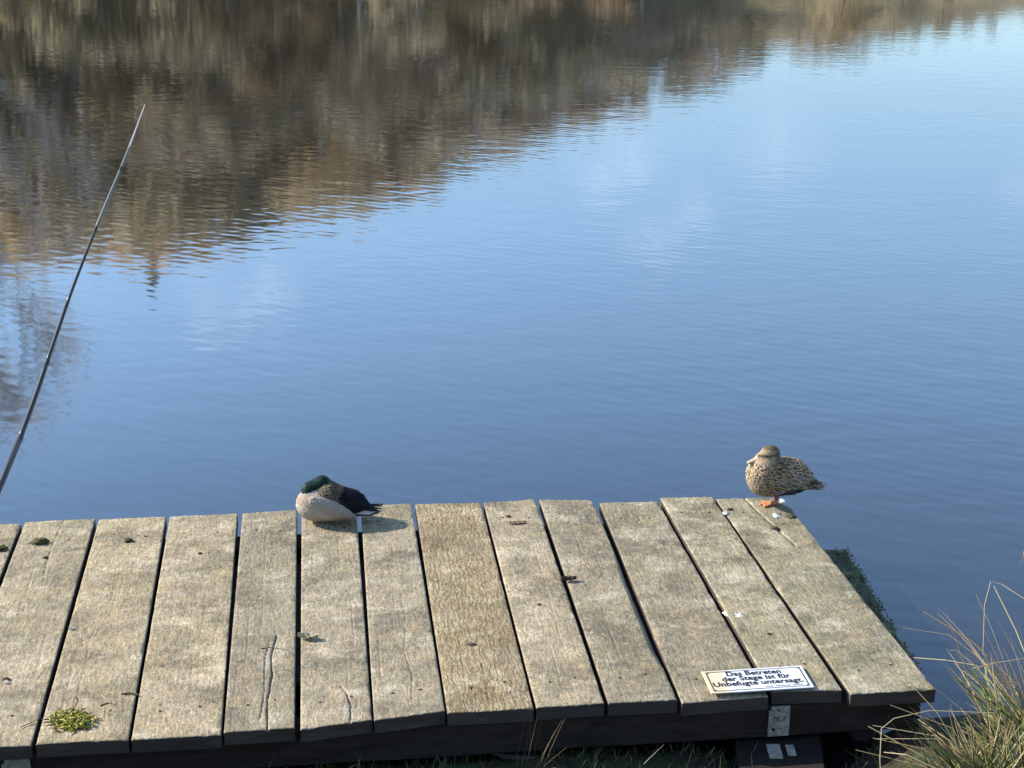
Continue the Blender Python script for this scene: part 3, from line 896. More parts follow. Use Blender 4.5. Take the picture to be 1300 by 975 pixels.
for i, p in enumerate(V):
    if hdv[i] < 0.0035: c = (0.003, 0.017, 0.013)
    elif hdv[i] < 0.006 and p[0] < -0.07: c = (0.5, 0.47, 0.42)
    else:
        c = (0.35, 0.295, 0.23)
        if p[0] < -0.10 and p[2] > 0.10: c = (0.30, 0.23, 0.17)
        if p[0] > 0.03: c = lerp3(c, (0.13, 0.10, 0.085), min(1, (p[0] - 0.03) / 0.04))
        if p[2] > 0.105 and p[0] > -0.06: c = (0.10, 0.078, 0.058)
        if p[0] > 0.02 and p[2] > 0.055: c = (0.014, 0.012, 0.014)
        if p[2] < 0.03: c = (0.30, 0.26, 0.21)
    cols.append(jit(c, 0.06))
mesh_obj('body', V, F, M['plumage'], drake, True, cols)
# flank: the big pale lobe of folded flank feathers, over it the brown and black wing
def f_flank(P):
    a = R(24); rot = [[math.cos(a), 0, math.sin(a)], [0, 1, 0], [-math.sin(a), 0, math.cos(a)]]
    d = ell(P, (-0.022, -0.066, 0.088), (0.100, 0.028, 0.036), rot)
    return smin(d, cone(P, (0.02, -0.07, 0.07), (0.085, -0.058, 0.042), 0.022, 0.004), 0.02)
V, F = surface_net(f_flank, (-0.15, -0.12, 0.01), (0.12, -0.01, 0.16), 0.0045)
cols = [jit(lerp3((0.27, 0.23, 0.185), (0.19, 0.155, 0.125), max(0, min(1, (p[0] + 0.02) / 0.1))), 0.07) for p in V]
mesh_obj('flank', V, F, M['plumage'], drake, True, cols)
def f_wing(P):
    d = cone(P, (-0.034, 0.0, 0.117), (0.075, 0.0, 0.082), 0.060, 0.048, (1, 0.86, 1))
    d = smin(d, cone(P, (0.06, 0.0, 0.088), (0.172, 0.0, 0.046), 0.044, 0.006, (1, 0.85, 1)), 0.025)
    return d
V, F = surface_net(f_wing, (-0.13, -0.1, 0.02), (0.2, 0.1, 0.22), 0.005)
cols = [jit((0.10, 0.078, 0.058) if p[0] < 0.0 else ((0.03, 0.025, 0.021) if p[0] < 0.02 else (0.006, 0.006, 0.009)), 0.15) for p in V]
wing = mesh_obj('wing', V, F, M['plumage'], drake, True, cols)
Nw = grad(f_wing, V)
mb = MB(); rr = random.Random(3)
for i in scatter(V, Nw, 0.0115, lambda p, n: n[2] > -0.3 and p[0] < 0.15, 5):
    p = V[i]
    if p[0] < -0.012 - 1.0 * (0.12 - p[2]) + rr.uniform(-0.01, 0.01): cm, ce, ln = (0.06, 0.044, 0.032), (0.20, 0.155, 0.11) if p[0] < -0.03 else (0.13, 0.10, 0.075), 0.030
    elif p[0] < -0.004 + rr.uniform(-0.014, 0.014): cm, ce, ln = (0.03, 0.024, 0.02), (0.085, 0.066, 0.052), 0.030
    else: cm, ce, ln = (0.006, 0.006, 0.009), (0.016, 0.015, 0.018), 0.046
    add_feather(mb, p, Nw[i], (1, rr.uniform(-.2, .2), -0.42 + rr.uniform(-.15, .15)), ln * rr.uniform(.85, 1.2), ln * 0.55, jit(cm, 0.25, rr), jit(ce, 0.25, rr), 0.003)
# long pale tertial edge and white tail edge
for k in range(6):
    add_feather(mb, (0.10 + 0.006 * k, -0.045 + 0.006 * k, 0.055 + 0.001 * k), (0, -0.75, 0.65), (1, 0.1, -0.25), 0.085, 0.012, (0.34, 0.31, 0.28), (0.5, 0.48, 0.44))
for k in range(5):
    add_feather(mb, (0.135, -0.028 + 0.012 * k, 0.062 + 0.004 * (2 - abs(k - 2))), (0, -0.2, 1), (1, -0.15 + 0.08 * k, -0.32), 0.105, 0.016, (0.012, 0.011, 0.013), (0.05, 0.043, 0.038))
mb.build('feathers', M['feathers'], drake)
# soft pale feathers round the breast and flank
V, F = surface_net(f_flank, (-0.15, -0.12, 0.01), (0.12, -0.01, 0.16), 0.0045); Nf = grad(f_flank, V)
mb = MB()
for i in scatter(V, Nf, 0.012, lambda p, n: n[1] < 0.2, 9):
    p = V[i]; k = max(0, min(1, (p[0] + 0.02) / 0.1))
    c = lerp3((0.27, 0.23, 0.185), (0.20, 0.165, 0.135), k)
    add_feather(mb, p, Nf[i], (1, 0, -0.5), 0.03, 0.017, jit(c, 0.06, rr), jit(lerp3(c, (0.42, 0.37, 0.31), 0.5), 0.06, rr), 0.001)
mb.build('flank_feathers', M['feathers'], drake)
Vb, Fb = surface_net(f_drake, (-0.2, -0.12, -0.01), (0.22, 0.12, 0.24), 0.005); Nb = grad(f_drake, Vb); hb = head_d(Vb); mb = MB()
for i in scatter(Vb, Nb, 0.0125, lambda p, n: p[2] > 0.014 and p[0] < 0.06 and p[2] < 0.125 and not (p[0] > -0.05 and p[2] > 0.082), 33):
    if hb[i] < 0.012: continue
    p = Vb[i]; k = max(0, min(1, (p[0] + 0.03) / 0.09)); c = lerp3((0.36, 0.30, 0.23), (0.18, 0.145, 0.115), k)
    if p[0] < -0.10 and p[2] > 0.095: c = (0.27, 0.20, 0.14)
    add_feather(mb, p, Nb[i], (1, rr.uniform(-.2, .2), -0.35 if p[0] > -0.1 else -1.0), 0.026, 0.017, jit(c, 0.10, rr), jit(lerp3(c, (0.55, 0.48, 0.39), 0.45), 0.08, rr), 0.0012)
mb.build('breast_feathers', M['feathers'], drake)
mb = MB()
Vh = [i for i in range(len(Vb)) if hb[i] < 0.003]
for i in scatter(Vb, Nb, 0.007, lambda p, n: p[2] > 0.11 and p[0] < 0.0, 35):
    if hb[i] > 0.004: continue
    c = jit((0.003, 0.020, 0.013), 0.6, rr)
    add_feather(mb, Vb[i], Nb[i], (1, 0.2, 0.1), 0.014, 0.008, c, jit((0.006, 0.030, 0.024), 0.5, rr), 0.0006)
mb.build('head_feathers', M['head_sheen'], drake)

# ---- the hen, standing on one leg at the corner
hn0 = at(983, 641)
hen = empty('mallard_duck', (hn0.x, hn0.y, 0.0))
tag(hen, 'mottled brown hen duck standing on one orange leg at the outer corner of the jetty', 'duck')
def f_hen_trunk(P):
    P = P + np.array((0, 0, 0.034))
    a = R(-6); rot = [[math.cos(a), 0, math.sin(a)], [0, 1, 0], [-math.sin(a), 0, math.cos(a)]]
    d = ell(P, (0.025, 0.01, 0.168), (0.125, 0.080, 0.086), rot)
    d = smin(d, ell(P, (-0.055, 0.0, 0.180), (0.076, 0.074, 0.092)), 0.035)
    d = smin(d, cone(P, (0.09, 0.01, 0.165), (0.165, 0.01, 0.138), 0.060, 0.022, (1, 0.8, 1)), 0.03)
    d = smin(d, cone(P, (0.15, 0.01, 0.138), (0.215, 0.01, 0.120), 0.018, 0.005, (1, 0.45, 1.4)), 0.02)
    return d
def f_hen(P):
    d = f_hen_trunk(P)
    Q = P + np.array((0.002, 0, 0.052))
    d = smin(d, cone(Q, (-0.045, 0.0, 0.23), (-0.030, 0.006, 0.270), 0.052, 0.038), 0.025)
    d = smin(d, ell(Q, (-0.029, 0.004, 0.296), (0.044, 0.035, 0.041)), 0.012)
    d = smin(d, ell(Q, (-0.064, -0.002, 0.285), (0.030, 0.022, 0.021)), 0.012)
    # bill, flat and broad, laid down along the breast
    d = smin(d, cone(Q, (-0.080, -0.004, 0.279), (-0.126, -0.014, 0.262), 0.0125, 0.0085, (1, 0.75, 1.25)), 0.006)
    # leg and webbed foot
    d = smin(d, cone(P, (0.010, 0.0, 0.075), (0.008, -0.003, 0.040), 0.022, 0.009), 0.016)
    d = smin(d, cone(P, (0.008, -0.003, 0.045), (0.004, 0.0, 0.010), 0.0078, 0.0065), 0.006)
    for (x, y) in ((-0.050, -0.034), (-0.064, -0.004), (-0.052, 0.028)):
        d = smin(d, cone(P, (0.004, 0.0, 0.011), (x, y, 0.005), 0.0065, 0.0042), 0.006)
    web = np.maximum(np.abs(P[..., 2] - 0.0055) - 0.0035, np.maximum(-(P[..., 0] + 0.054), np.abs(P[..., 1] + 0.003) + (P[..., 0] - 0.004) * 0.5))
    d = smin(d, web, 0.004)
    d = smin(d, cone(P, (0.006, 0, 0.010), (0.024, 0.003, 0.005), 0.006, 0.003), 0.005)
    return np.maximum(d, 0.0005 - P[..., 2])
V, F = surface_net(f_hen, (-0.16, -0.12, -0.008), (0.24, 0.13, 0.33), 0.0042)
N = grad(f_hen, V)
cols = []
for i, p in enumerate(V):
    x, y, z = p; z0 = z; z = z + 0.052
    if z0 < 0.050 and abs(x) < 0.09 and abs(y) < 0.05: c = (0.50, 0.21, 0.11) if z0 < 0.02 else (0.26, 0.085, 0.045)
    elif x < -0.088 and z > 0.248 and z < 0.294 and math.hypot(y + 0.008, z - 0.268) < 0.024: c = (0.46, 0.34, 0.22)
    elif z > 0.262:
        c = (0.34, 0.25, 0.15)
        u = (x + 0.03)
        # dark crown and eye stripe
        nzh = noise.noise(Vector((x * 90, y * 90, z * 140)))
        c = lerp3(c, (0.12, 0.092, 0.062), max(0, min(1, (z - 0.318 + 0.006 * nzh) / 0.010)))
        zs = 0.300 + 0.10 * u
        c = lerp3(c, (0.05, 0.034, 0.02), 0.85 * max(0, min(1, 1.5 - abs(z - zs + 0.003 * nzh) / 0.0055)) if abs(y) > 0.010 else 0)
        if x > -0.012: c = lerp3(c, (0.09, 0.065, 0.042), 0.7)
        k = 0.75 + 0.5 * (noise.noise(Vector((x * 160, y * 160, z * 160))) * 0.5 + 0.5); c = tuple(q * k for q in c)
    else:
        c = (0.25, 0.175, 0.10) if x < 0.03 else (0.17, 0.12, 0.075)
        k = 0.7 + 0.6 * (noise.noise(Vector((x * 110, y * 110, z * 110))) * 0.5 + 0.5); c = tuple(q * k for q in c)
    cols.append(c)
mesh_obj('body', V, F, M['plumage'], hen, True, cols)
M['eye'] = NT('eye').done((0.01, 0.008, 0.006), 0.1, spec=0.8)
mb = MB()
for sgn in (-1, 1):
    bm = bmesh.new(); bmesh.ops.create_uvsphere(bm, u_segments=10, v_segments=8, radius=0.0046)
    mb = MB(); mb.add([v.co.copy() for v in bm.verts], [[v.index for v in f.verts] for f in bm.faces]); bm.free()
    mb.build('eye', M['eye'], hen, True, loc=(-0.055, 0.001 + sgn * 0.0295, 0.245))
V2, F2 = surface_net(f_hen_trunk, (-0.16, -0.12, 0.0), (0.24, 0.13, 0.27), 0.0042); N2_ = grad(f_hen_trunk, V2)
mb = MB(); rr = random.Random(11)
def hen_space(p):
    x, y, z = p; z = z + 0.034
    if x < -0.03: return 0.0125
    if x > 0.0 and 0.115 < z < 0.20 and abs(y - 0.01) > 0.04: return 0.016
    return 0.0135
for i in scatter(V2, N2_, hen_space, lambda p, n: p[2] > 0.052 and p[0] < 0.185 and not (p[2] > 0.213 and p[0] < 0.005), 21):
    x, y, z = V2[i]; z = z + 0.034; n = N2_[i]; d = (1, 0, -0.25)
    near = y < 0.0
    if x < -0.03:
        front = max(0, min(1, (-0.03 - x) / 0.09))
        cm, ce, ln, wd = lerp3((0.04, 0.026, 0.015), (0.13, 0.085, 0.05), front), lerp3((0.44, 0.33, 0.19), (0.64, 0.50, 0.34), front), 0.025, 0.0155
        d = (1, 0.0, -0.6) if x > -0.09 else (0.5, 0, -1)
    elif x > 0.0 and 0.105 < z < 0.192 and abs(y - 0.01) > 0.04:
        ln, wd, d = 0.064, 0.019, (1, 0, -0.16)
        if 0.0 < x < 0.085 and z < 0.142 and near: cm, ce = (0.018, 0.018, 0.035), (0.10, 0.09, 0.08)
        elif z < 0.16: cm, ce = (0.05, 0.037, 0.026), (0.44, 0.345, 0.24)
        else: cm, ce = (0.12, 0.095, 0.07), (0.36, 0.29, 0.21)
    elif x > 0.055:
        cm, ce, ln, wd = (0.04, 0.024, 0.012), (0.56, 0.40, 0.245), 0.028, 0.021
    elif z < 0.13:
        cm, ce, ln, wd = (0.06, 0.04, 0.024), (0.30, 0.215, 0.13), 0.030, 0.014
    else:
        cm, ce, ln, wd = (0.038, 0.024, 0.013), (0.46, 0.335, 0.19), 0.036, 0.018
    d = (d[0], d[1] + rr.uniform(-.4, .4), d[2] + rr.uniform(-.35, .35))
    add_feather(mb, V2[i], n, d, ln * rr.uniform(.7, 1.4), wd * rr.uniform(.75, 1.25), jit(cm, 0.5, rr), jit(ce, 0.32, rr), 0.0055)
# white-edged wing bar, folded primaries and tail
for k in range(7):
    add_feather(mb, (0.0 + 0.012 * k, -0.066 + 0.004 * k, 0.084 + 0.004 * k), (0.0, -0.9, 0.25), (1, 0.1, 0.18), 0.05, 0.011, (0.03, 0.03, 0.04), (0.5, 0.46, 0.42))
for k in range(9):
    y = -0.034 + 0.0095 * k
    add_feather(mb, (0.168, y + 0.01, 0.103 - 0.004 * abs(k - 4)), (0, (y) * 3, 1), (1, y * 4, -0.33), 0.095, 0.016, (0.10, 0.08, 0.055), (0.62, 0.56, 0.44) if k in (0, 1, 8) else (0.36, 0.29, 0.2))
for k in range(5):
    add_feather(mb, (0.135, -0.045 + 0.004 * k, 0.129 - 0.003 * k), (0.1, -0.6, 0.8), (1, 0.25, -0.33), 0.095, 0.014, (0.03, 0.026, 0.024), (0.12, 0.095, 0.07))
for i in scatter(V, N, 0.0075, lambda p, n: p[2] > 0.195 and p[0] > -0.075 and p[0] < 0.03, 44):
    x, y, z = V[i]; zz = z + 0.052; zs = 0.300 + 0.10 * (x + 0.03)
    c = (0.36, 0.26, 0.155) if zz < 0.318 else (0.14, 0.108, 0.074)
    if abs(zz - zs) < 0.006 and abs(y) > 0.012: continue
    if x > -0.01: c = lerp3(c, (0.15, 0.11, 0.07), 0.5)
    add_feather(mb, V[i], N[i], (1, 0, -0.4 if zz < 0.30 else 0.2), 0.013, 0.006, jit(lerp3(c, (0.06, 0.04, 0.025), 0.55), 0.4, rr), jit(c, 0.25, rr), 0.0006)
mb.build('plumage', M['feathers'], hen)

# ------------------------------------------------------------------ litter on the planks
def leaf(name, px, py, ln, wd, ang, col, curl=0.25, label='', cat='leaf', z=0.003, thick=0.0012, tilt=0.0, mat='bits'):
    p = at(px, py, 0)
    mb = MB(); rr = random.Random(int(px * 7 + py)); nx, ny_ = 12, 6
    vs, fs, cs = [], [], []
    for side in (1, 0):
        for i in range(nx + 1):
            t_ = i / nx; wdt = wd * math.sin(math.pi * min(0.985, 0.05 + 0.95 * t_)) ** 0.65 * (1 + 0.18 * math.sin(t_ * 23 + px))
            for j in range(ny_ + 1):
                u = j / ny_ - 0.5
                zz = curl * wd * (abs(u) * 2) ** 2 * 0.9 + curl * ln * 0.35 * (t_ - 0.5) ** 2 * 4 * 0.5 + 0.0015 * math.sin(i * 1.9 + j) + tilt * (t_ - 0.5) * ln
                vs.append((ln * (t_ - 0.5), u * wdt, zz + thick * side)); cs.append(jit(col, 0.25, rr))
    m_ = (nx + 1) * (ny_ + 1)
    for s_ in (0, 1):
        for i in range(nx):
            for j in range(ny_):
                a = s_ * m_ + i * (ny_ + 1) + j; q = (a, a + ny_ + 1, a + ny_ + 2, a + 1)
                fs.append(q if s_ == 0 else q[::-1])
    for i in range(nx):
        for j in (0, ny_):
            a = i * (ny_ + 1) + j; b = a + ny_ + 1; fs.append((a, b, b + m_, a + m_) if j == 0 else (b, a, a + m_, b + m_))
    zmin = min(v[2] for v in vs)
    mb.add([(v[0], v[1], v[2] - zmin) for v in vs], fs, cs)
    o = mb.build(name, M[mat], None, True, loc=(p.x, p.y, z)); o.rotation_euler = (0, 0, ang)
    return tag(o, label, cat)
def twig(name, pxs, r_, col, label, cat='twig', z=0.004, lift=0.0):
    P_ = [at(a, b, z) for a, b in pxs]; o0 = P_[0].copy(); o0.z = 0
    n = len(P_); rr = random.Random(int(pxs[0][0]))
    mb = MB(); pts = [p - o0 + Vector((0, 0, lift * math.sin(math.pi * i / (n - 1)))) for i, p in enumerate(P_)]
    fine = []
    for i in range(n - 1):
        for k in range(4): fine.append(pts[i].lerp(pts[i + 1], k / 4) + Vector((rr.uniform(-1, 1), rr.uniform(-1, 1), 0)) * r_ * 0.5)
    fine.append(pts[-1])
    mb.tube(fine, [r_ * (1 - 0.5 * i / len(fine)) for i in range(len(fine))], 6, col=col)
    o = mb.build(name, M['bits'], None, True, loc=o0); return tag(o, label, cat)
def lump(name, px, py, rx, ry, rz_, col, label, cat, seed, mat='bits', z=0.0, rough=0.35):
    p = at(px, py); bm = bmesh.new(); bmesh.ops.create_icosphere(bm, subdivisions=3, radius=1)
    vs = []
    for v in bm.verts:
        k = 1 + rough * noise.noise(v.co * 2.2 + Vector((seed, 0, 0))) + rough * 0.5 * noise.noise(v.co * 5 + Vector((0, seed, 0)))
        vs.append((v.co.x * rx * k, v.co.y * ry * 1.7 * k, max(-0.2, v.co.z + 0.25) * rz_ * k))
    fs = [[v.index for v in f.verts] for f in bm.faces]; bm.free()
    rr = random.Random(seed)
    o = mesh_obj(name, vs, fs, M[mat], None, True, [jit(col, 0.3, rr) for _ in vs], (p.x, p.y, z)); return tag(o, label, cat)
leaf('dry_leaf', 391, 811.5, 0.078, 0.034, R(-4), (0.42, 0.38, 0.24), 0.42, 'pale curled dry leaf beside the gap left of a plank with a small knot')
leaf('dry_leaf', 722, 738, 0.062, 0.026, R(6), (0.085, 0.06, 0.035), 0.5, 'dark curled leaf caught at the edge of a gap in mid deck')
leaf('dry_leaf', 657, 665, 0.080, 0.026, R(12), (0.20, 0.115, 0.075), 0.10, 'flat reddish brown leaf near the far plank ends', z=0.004)
lump('bark_chip', 645, 656.5, 0.012, 0.007, 0.007, (0.10, 0.06, 0.04), 'tiny dark bark chip just beyond the flat reddish leaf', 'bark chip', 2)
lump('moss_tuft', 50, 689.5, 0.032, 0.014, 0.012, (0.055, 0.05, 0.018), 'larger dark moss tuft near the far end of a left plank', 'moss', 3, rough=0.9)
lump('moss_tuft', 1, 698, 0.025, 0.014, 0.012, (0.06, 0.06, 0.018), 'dark moss tuft cut by the left border of the photo', 'moss', 4, rough=0.9)
lump('moss_tuft', 163.5, 687.5, 0.018, 0.009, 0.010, (0.06, 0.055, 0.02), 'small dark moss tuft on the plank between two far gaps, third from left', 'moss', 5, rough=0.9)
lump('bark_chip', 57.5, 708.5, 0.011, 0.006, 0.006, (0.05, 0.035, 0.02), 'small dark chip close in front of the larger dark moss tuft', 'bark chip', 6)
lump('bark_chip', 254, 703, 0.009, 0.004, 0.005, (0.045, 0.03, 0.02), 'tiny dark chip on a bare left plank far from any gap', 'bark chip', 7)
lump('bark_chip', 8, 863, 0.014, 0.006, 0.006, (0.05, 0.035, 0.025), 'dark chip with a pale flake beside it at the left border', 'bark chip', 8)
leaf('leaf_flake', 7, 867, 0.022, 0.012, R(8), (0.55, 0.52, 0.45), 0.2, 'pale leaf flake in front of a dark chip at the left border', 'leaf')
leaf('leaf_flake', 91, 799.5, 0.020, 0.012, R(50), (0.60, 0.58, 0.52), 0.3, 'white flake wedged at a gap above the moss clump', 'leaf')
twig('twig', [(154, 881), (165, 880.5), (177, 882)], 0.0048, (0.16, 0.125, 0.08), 'short thick brown twig lying across a gap', lift=0.004)
twig('twig', [(127, 896), (136, 892.5), (146, 894)], 0.0022, (0.09, 0.07, 0.05), 'small dark bent twig between the moss clump and the thick twig')
twig('twig', [(129, 883), (134, 887), (141, 890)], 0.0014, (0.45, 0.38, 0.27), 'thin pale straw touching the small bent twig', 'straw')
twig('twig', [(97, 884), (97.5, 890), (93, 896), (85, 901)], 0.0014, (0.10, 0.08, 0.06), 'thin dark curved twig just behind the yellow green moss clump')
twig('twig', [(26, 923), (38, 918), (52, 911)], 0.0017, (0.12, 0.09, 0.065), 'thin dark stem reaching from the moss clump across a gap')
twig('twig', [(331, 823.5), (342, 822), (353, 823.5), (364, 825.5)], 0.0016, (0.08, 0.06, 0.045), 'thin dark twig crossing the head of a long crack')
lump('bark_chip', 983, 671, 0.020, 0.008, 0.008, (0.10, 0.065, 0.035), 'brown elongated bark chip on the outermost plank in front of the hen', 'bark chip', 9)
lump('bark_chip', 927, 647, 0.014, 0.006, 0.006, (0.05, 0.04, 0.03), 'dark chip beside a small white dropping near the far end', 'bark chip', 10)
lump('bark_chip', 598, 818, 0.018, 0.006, 0.004, (0.09, 0.07, 0.05), 'dark knot like chip on the yellowish plank', 'bark chip', 11)
lump('bark_chip', 977, 806, 0.012, 0.004, 0.005, (0.04, 0.03, 0.02), 'tiny dark chip between the sign and the white dropping', 'bark chip', 12)
lump('bark_chip', 684.5, 768, 0.009, 0.004, 0.004, (0.04, 0.03, 0.02), 'tiny dark chip on the plank beside the yellowish plank', 'bark chip', 13)
lump('bark_chip', 893, 676, 0.010, 0.004, 0.004, (0.05, 0.04, 0.03), 'tiny dark chip in the middle of a grey plank left of the hen', 'bark chip', 14)
lump('bird_dropping', 939, 782.5, 0.020, 0.011, 0.004, (0.8, 0.8, 0.78), 'bright white bird dropping on the greenish plank', 'dropping', 15, 'droppings', rough=0.8)
lump('bird_dropping', 924, 779, 0.014, 0.012, 0.0015, (0.5, 0.48, 0.46), 'faint smeared dropping at the gap beside the bright white one', 'dropping', 16, 'droppings', rough=1.2)
lump('bird_dropping', 921, 652, 0.013, 0.008, 0.003, (0.6, 0.6, 0.56), 'small white dropping by a gap left of the hen', 'dropping', 17, 'droppings', rough=0.9)
lump('bird_dropping', 986, 655, 0.014, 0.012, 0.002, (0.6, 0.6, 0.56), 'pale dropping in front of the foot of the hen', 'dropping', 18, 'droppings', rough=1.0)
lump('bird_dropping', 994, 637.5, 0.012, 0.022, 0.002, (0.7, 0.7, 0.68), 'white dropping right behind the leg of the hen', 'dropping', 19, 'droppings', rough=0.5)
lump('bark_chip', 1004, 656, 0.026, 0.010, 0.006, (0.085, 0.07, 0.045), 'weathered chip at the outer edge in front of the hen', 'bark chip', 20, rough=0.6)

# yellow-green moss clump
mc = at(91, 917); mb = MB(); rr = random.Random(17)
for k in range(420):
    u = rr.gauss(0, 0.35); v_ = rr.gauss(0, 0.33)
    if u * u + v_ * v_ > 1: continue
    if (u - 0.12) ** 2 + (v_ - 0.05) ** 2 < 0.022: continue
    x, y = u * 0.092, v_ * 0.075 - u * 0.02
    h_ = 0.013 * (1 - 0.6 * (u * u + v_ * v_)) * rr.random()
    a = rr.uniform(0, 6.28); l_ = rr.uniform(0.012, 0.032)
    col = jit(rr.choice([(0.24, 0.23, 0.022), (0.08, 0.07, 0.015), (0.34, 0.31, 0.04), (0.14, 0.14, 0.02), (0.38, 0.33, 0.10)]), 0.2, rr)
    d = Vector((math.cos(a), math.sin(a), rr.uniform(-0.15, 0.22))) * l_
    p = Vector((x, y, h_ + 0.004)); mb.tube([p, p + d * 0.5 + Vector((0, 0, 0.002)), p + d], [0.0022, 0.0026, 0.0008], 5, col=col)
for k in range(10):
    p = Vector((-0.075 - 0.02 * rr.random(), 0.012 + rr.uniform(-.018, .018), 0.004)); d = Vector((0.025, rr.uniform(-.01, .01), 0.003))
    mb.tube([p, p + d], [0.002, 0.0012], 5, col=jit((0.45, 0.33, 0.27), 0.2, rr))
tag(mb.build('moss_clump', M['bits'], None, True, loc=(mc.x, mc.y, 0)), 'yellow green clump of loose moss on a left plank near the front edge', 'moss')

# ------------------------------------------------------------------ grass
def blade(mb, base, tip, sag, width, col, tipcol=None, n=9, rr=rnd, twist=0.0):
    base, tip = Vector(base), Vector(tip); d = tip - base; L_ = d.length
    mid = base.lerp(tip, 0.5) + Vector((0, 0, sag * L_))
    face = Vector((rr.uniform(-1, 1), rr.uniform(-1, 1), 0.2)).normalized()
    vs, fs, cs = [], [], []
    for i in range(n + 1):
        t_ = i / n
        p = base * (1 - t_) ** 2 + mid * 2 * t_ * (1 - t_) + tip * t_ * t_
        tg = ((mid - base) * (1 - t_) + (tip - mid) * t_).normalized()
        s_ = tg.cross(face); s_ = s_.normalized() if s_.length > 1e-3 else Vector((1, 0, 0)); up = s_.cross(tg)
        w_ = width * 0.5 * (1 - t_ ** 2.2) + 0.0004
        vs += [p - s_ * w_ + up * w_ * 0.45, p, p + s_ * w_ + up * w_ * 0.45]
        c = lerp3(col, tipcol, t_ ** 1.5) if tipcol else col
        cs += [c, tuple(q * 0.85 for q in c), c]
    for i in range(n):
        a = 3 * i; fs += [(a, a + 1, a + 4, a + 3), (a + 1, a + 2, a + 5, a + 4)]
    mb.add(vs, fs, cs)
STRAW = [(0.36, 0.27, 0.13), (0.29, 0.205, 0.095), (0.46, 0.37, 0.21), (0.21, 0.135, 0.065), (0.17, 0.10, 0.05)]
GREEN = [(0.12, 0.165, 0.03), (0.20, 0.25, 0.035), (0.075, 0.115, 0.025), (0.27, 0.30, 0.05), (0.05, 0.08, 0.022)]
def tuft(name, basepx, bz, tips_green, tips_dry, hero, label, seed):
    b0 = at(*basepx, bz); rr = random.Random(seed)
    root = empty(name, b0); tag(root, label, 'grass tuft', 'sedge tufts on the bank')
    D0 = depth_of(b0); cv = lambda d: D0 + 0.15 + (d - 2.2) * 1.2
    out = []
    for nm, cnt, box, pal, wd in (('green_blades', tips_green[0], tips_green[1], GREEN, (0.005, 0.011)), ('dry_blades', tips_dry[0], tips_dry[1], STRAW, (0.0018, 0.0055))):
        mb = MB()
        for k in range(cnt):
            x = rr.uniform(box[0], box[2]); yy = box[1] + (box[3] - box[1]) * rr.random() ** 0.7
            # taller in the middle of the tuft, lower towards the outside
            dep = cv(rr.uniform(box[4], box[5]))
            tip = at_depth(x, yy, dep) - b0
            bs = Vector((rr.gauss(0, 0.08), rr.gauss(0, 0.05), -0.03))
            c = jit(rr.choice(pal), 0.2, rr)
            blade(mb, bs, tip, rr.uniform(0.02, 0.2), rr.uniform(*wd) * 1.25, c, jit(rr.choice(STRAW), 0.2, rr) if rr.random() < 0.7 else None, rr=rr)
        if nm == 'dry_blades':
            for (pts, w_) in hero:
                P_ = [at_depth(q[0], q[1], cv(q[2])) - b0 for q in pts]
                c = jit(rr.choice(STRAW[:3]), 0.1, rr)
                mb.tube(P_, [w_ * (1 - 0.45 * i / (len(P_) - 1)) for i in range(len(P_))], 5, col=c)
        out.append(mb.build(nm, M['blade'], root))
    return root
tuft('sedge_tuft', (1330, 1000), -0.22, (340, (1200, 815, 1420, 975, 2.1, 2.45)), (150, (1180, 760, 1440, 960, 2.05, 2.5)),
     [([(1330, 985, 2.25), (1290, 868, 2.3), (1235, 815, 2.35), (1172, 776, 2.4)], 0.0036),
      ([(1330, 985, 2.25), (1275, 860, 2.3), (1205, 806, 2.38), (1146, 797, 2.42)], 0.0016),
      ([(1345, 1000, 2.2), (1240, 845, 2.3), (1200, 838, 2.34), (1160, 835, 2.4)], 0.0022),
      ([(1330, 990, 2.25), (1285, 880, 2.3), (1248, 830, 2.33), (1250, 768, 2.36), (1258, 738, 2.38), (1272, 742, 2.36), (1300, 760, 2.3)], 0.0020),
      ([(1350, 990, 2.25), (1310, 850, 2.28), (1290, 800, 2.3), (1262, 744, 2.32)], 0.0040),
      ([(1340, 990, 2.2), (1305, 835, 2.25), (1262, 842, 2.27), (1234, 849, 2.3)], 0.0022),
      ([(1330, 980, 2.2), (1310, 855, 2.25), (1280, 866, 2.27), (1266, 875, 2.28)], 0.0020),
      ([(1320, 990, 2.2), (1300, 700, 2.25), (1296, 715, 2.28)], 0.002),
      ([(1330, 990, 2.2), (1255, 860, 2.3), (1214, 825, 2.33), (1206, 826, 2.33)], 0.0016),
      ([(1330, 990, 2.2), (1260, 800, 2.3), (1240, 756, 2.33)], 0.0014)],
     'taller straw and green sedge tuft at the right border beside the jetty corner', 31)
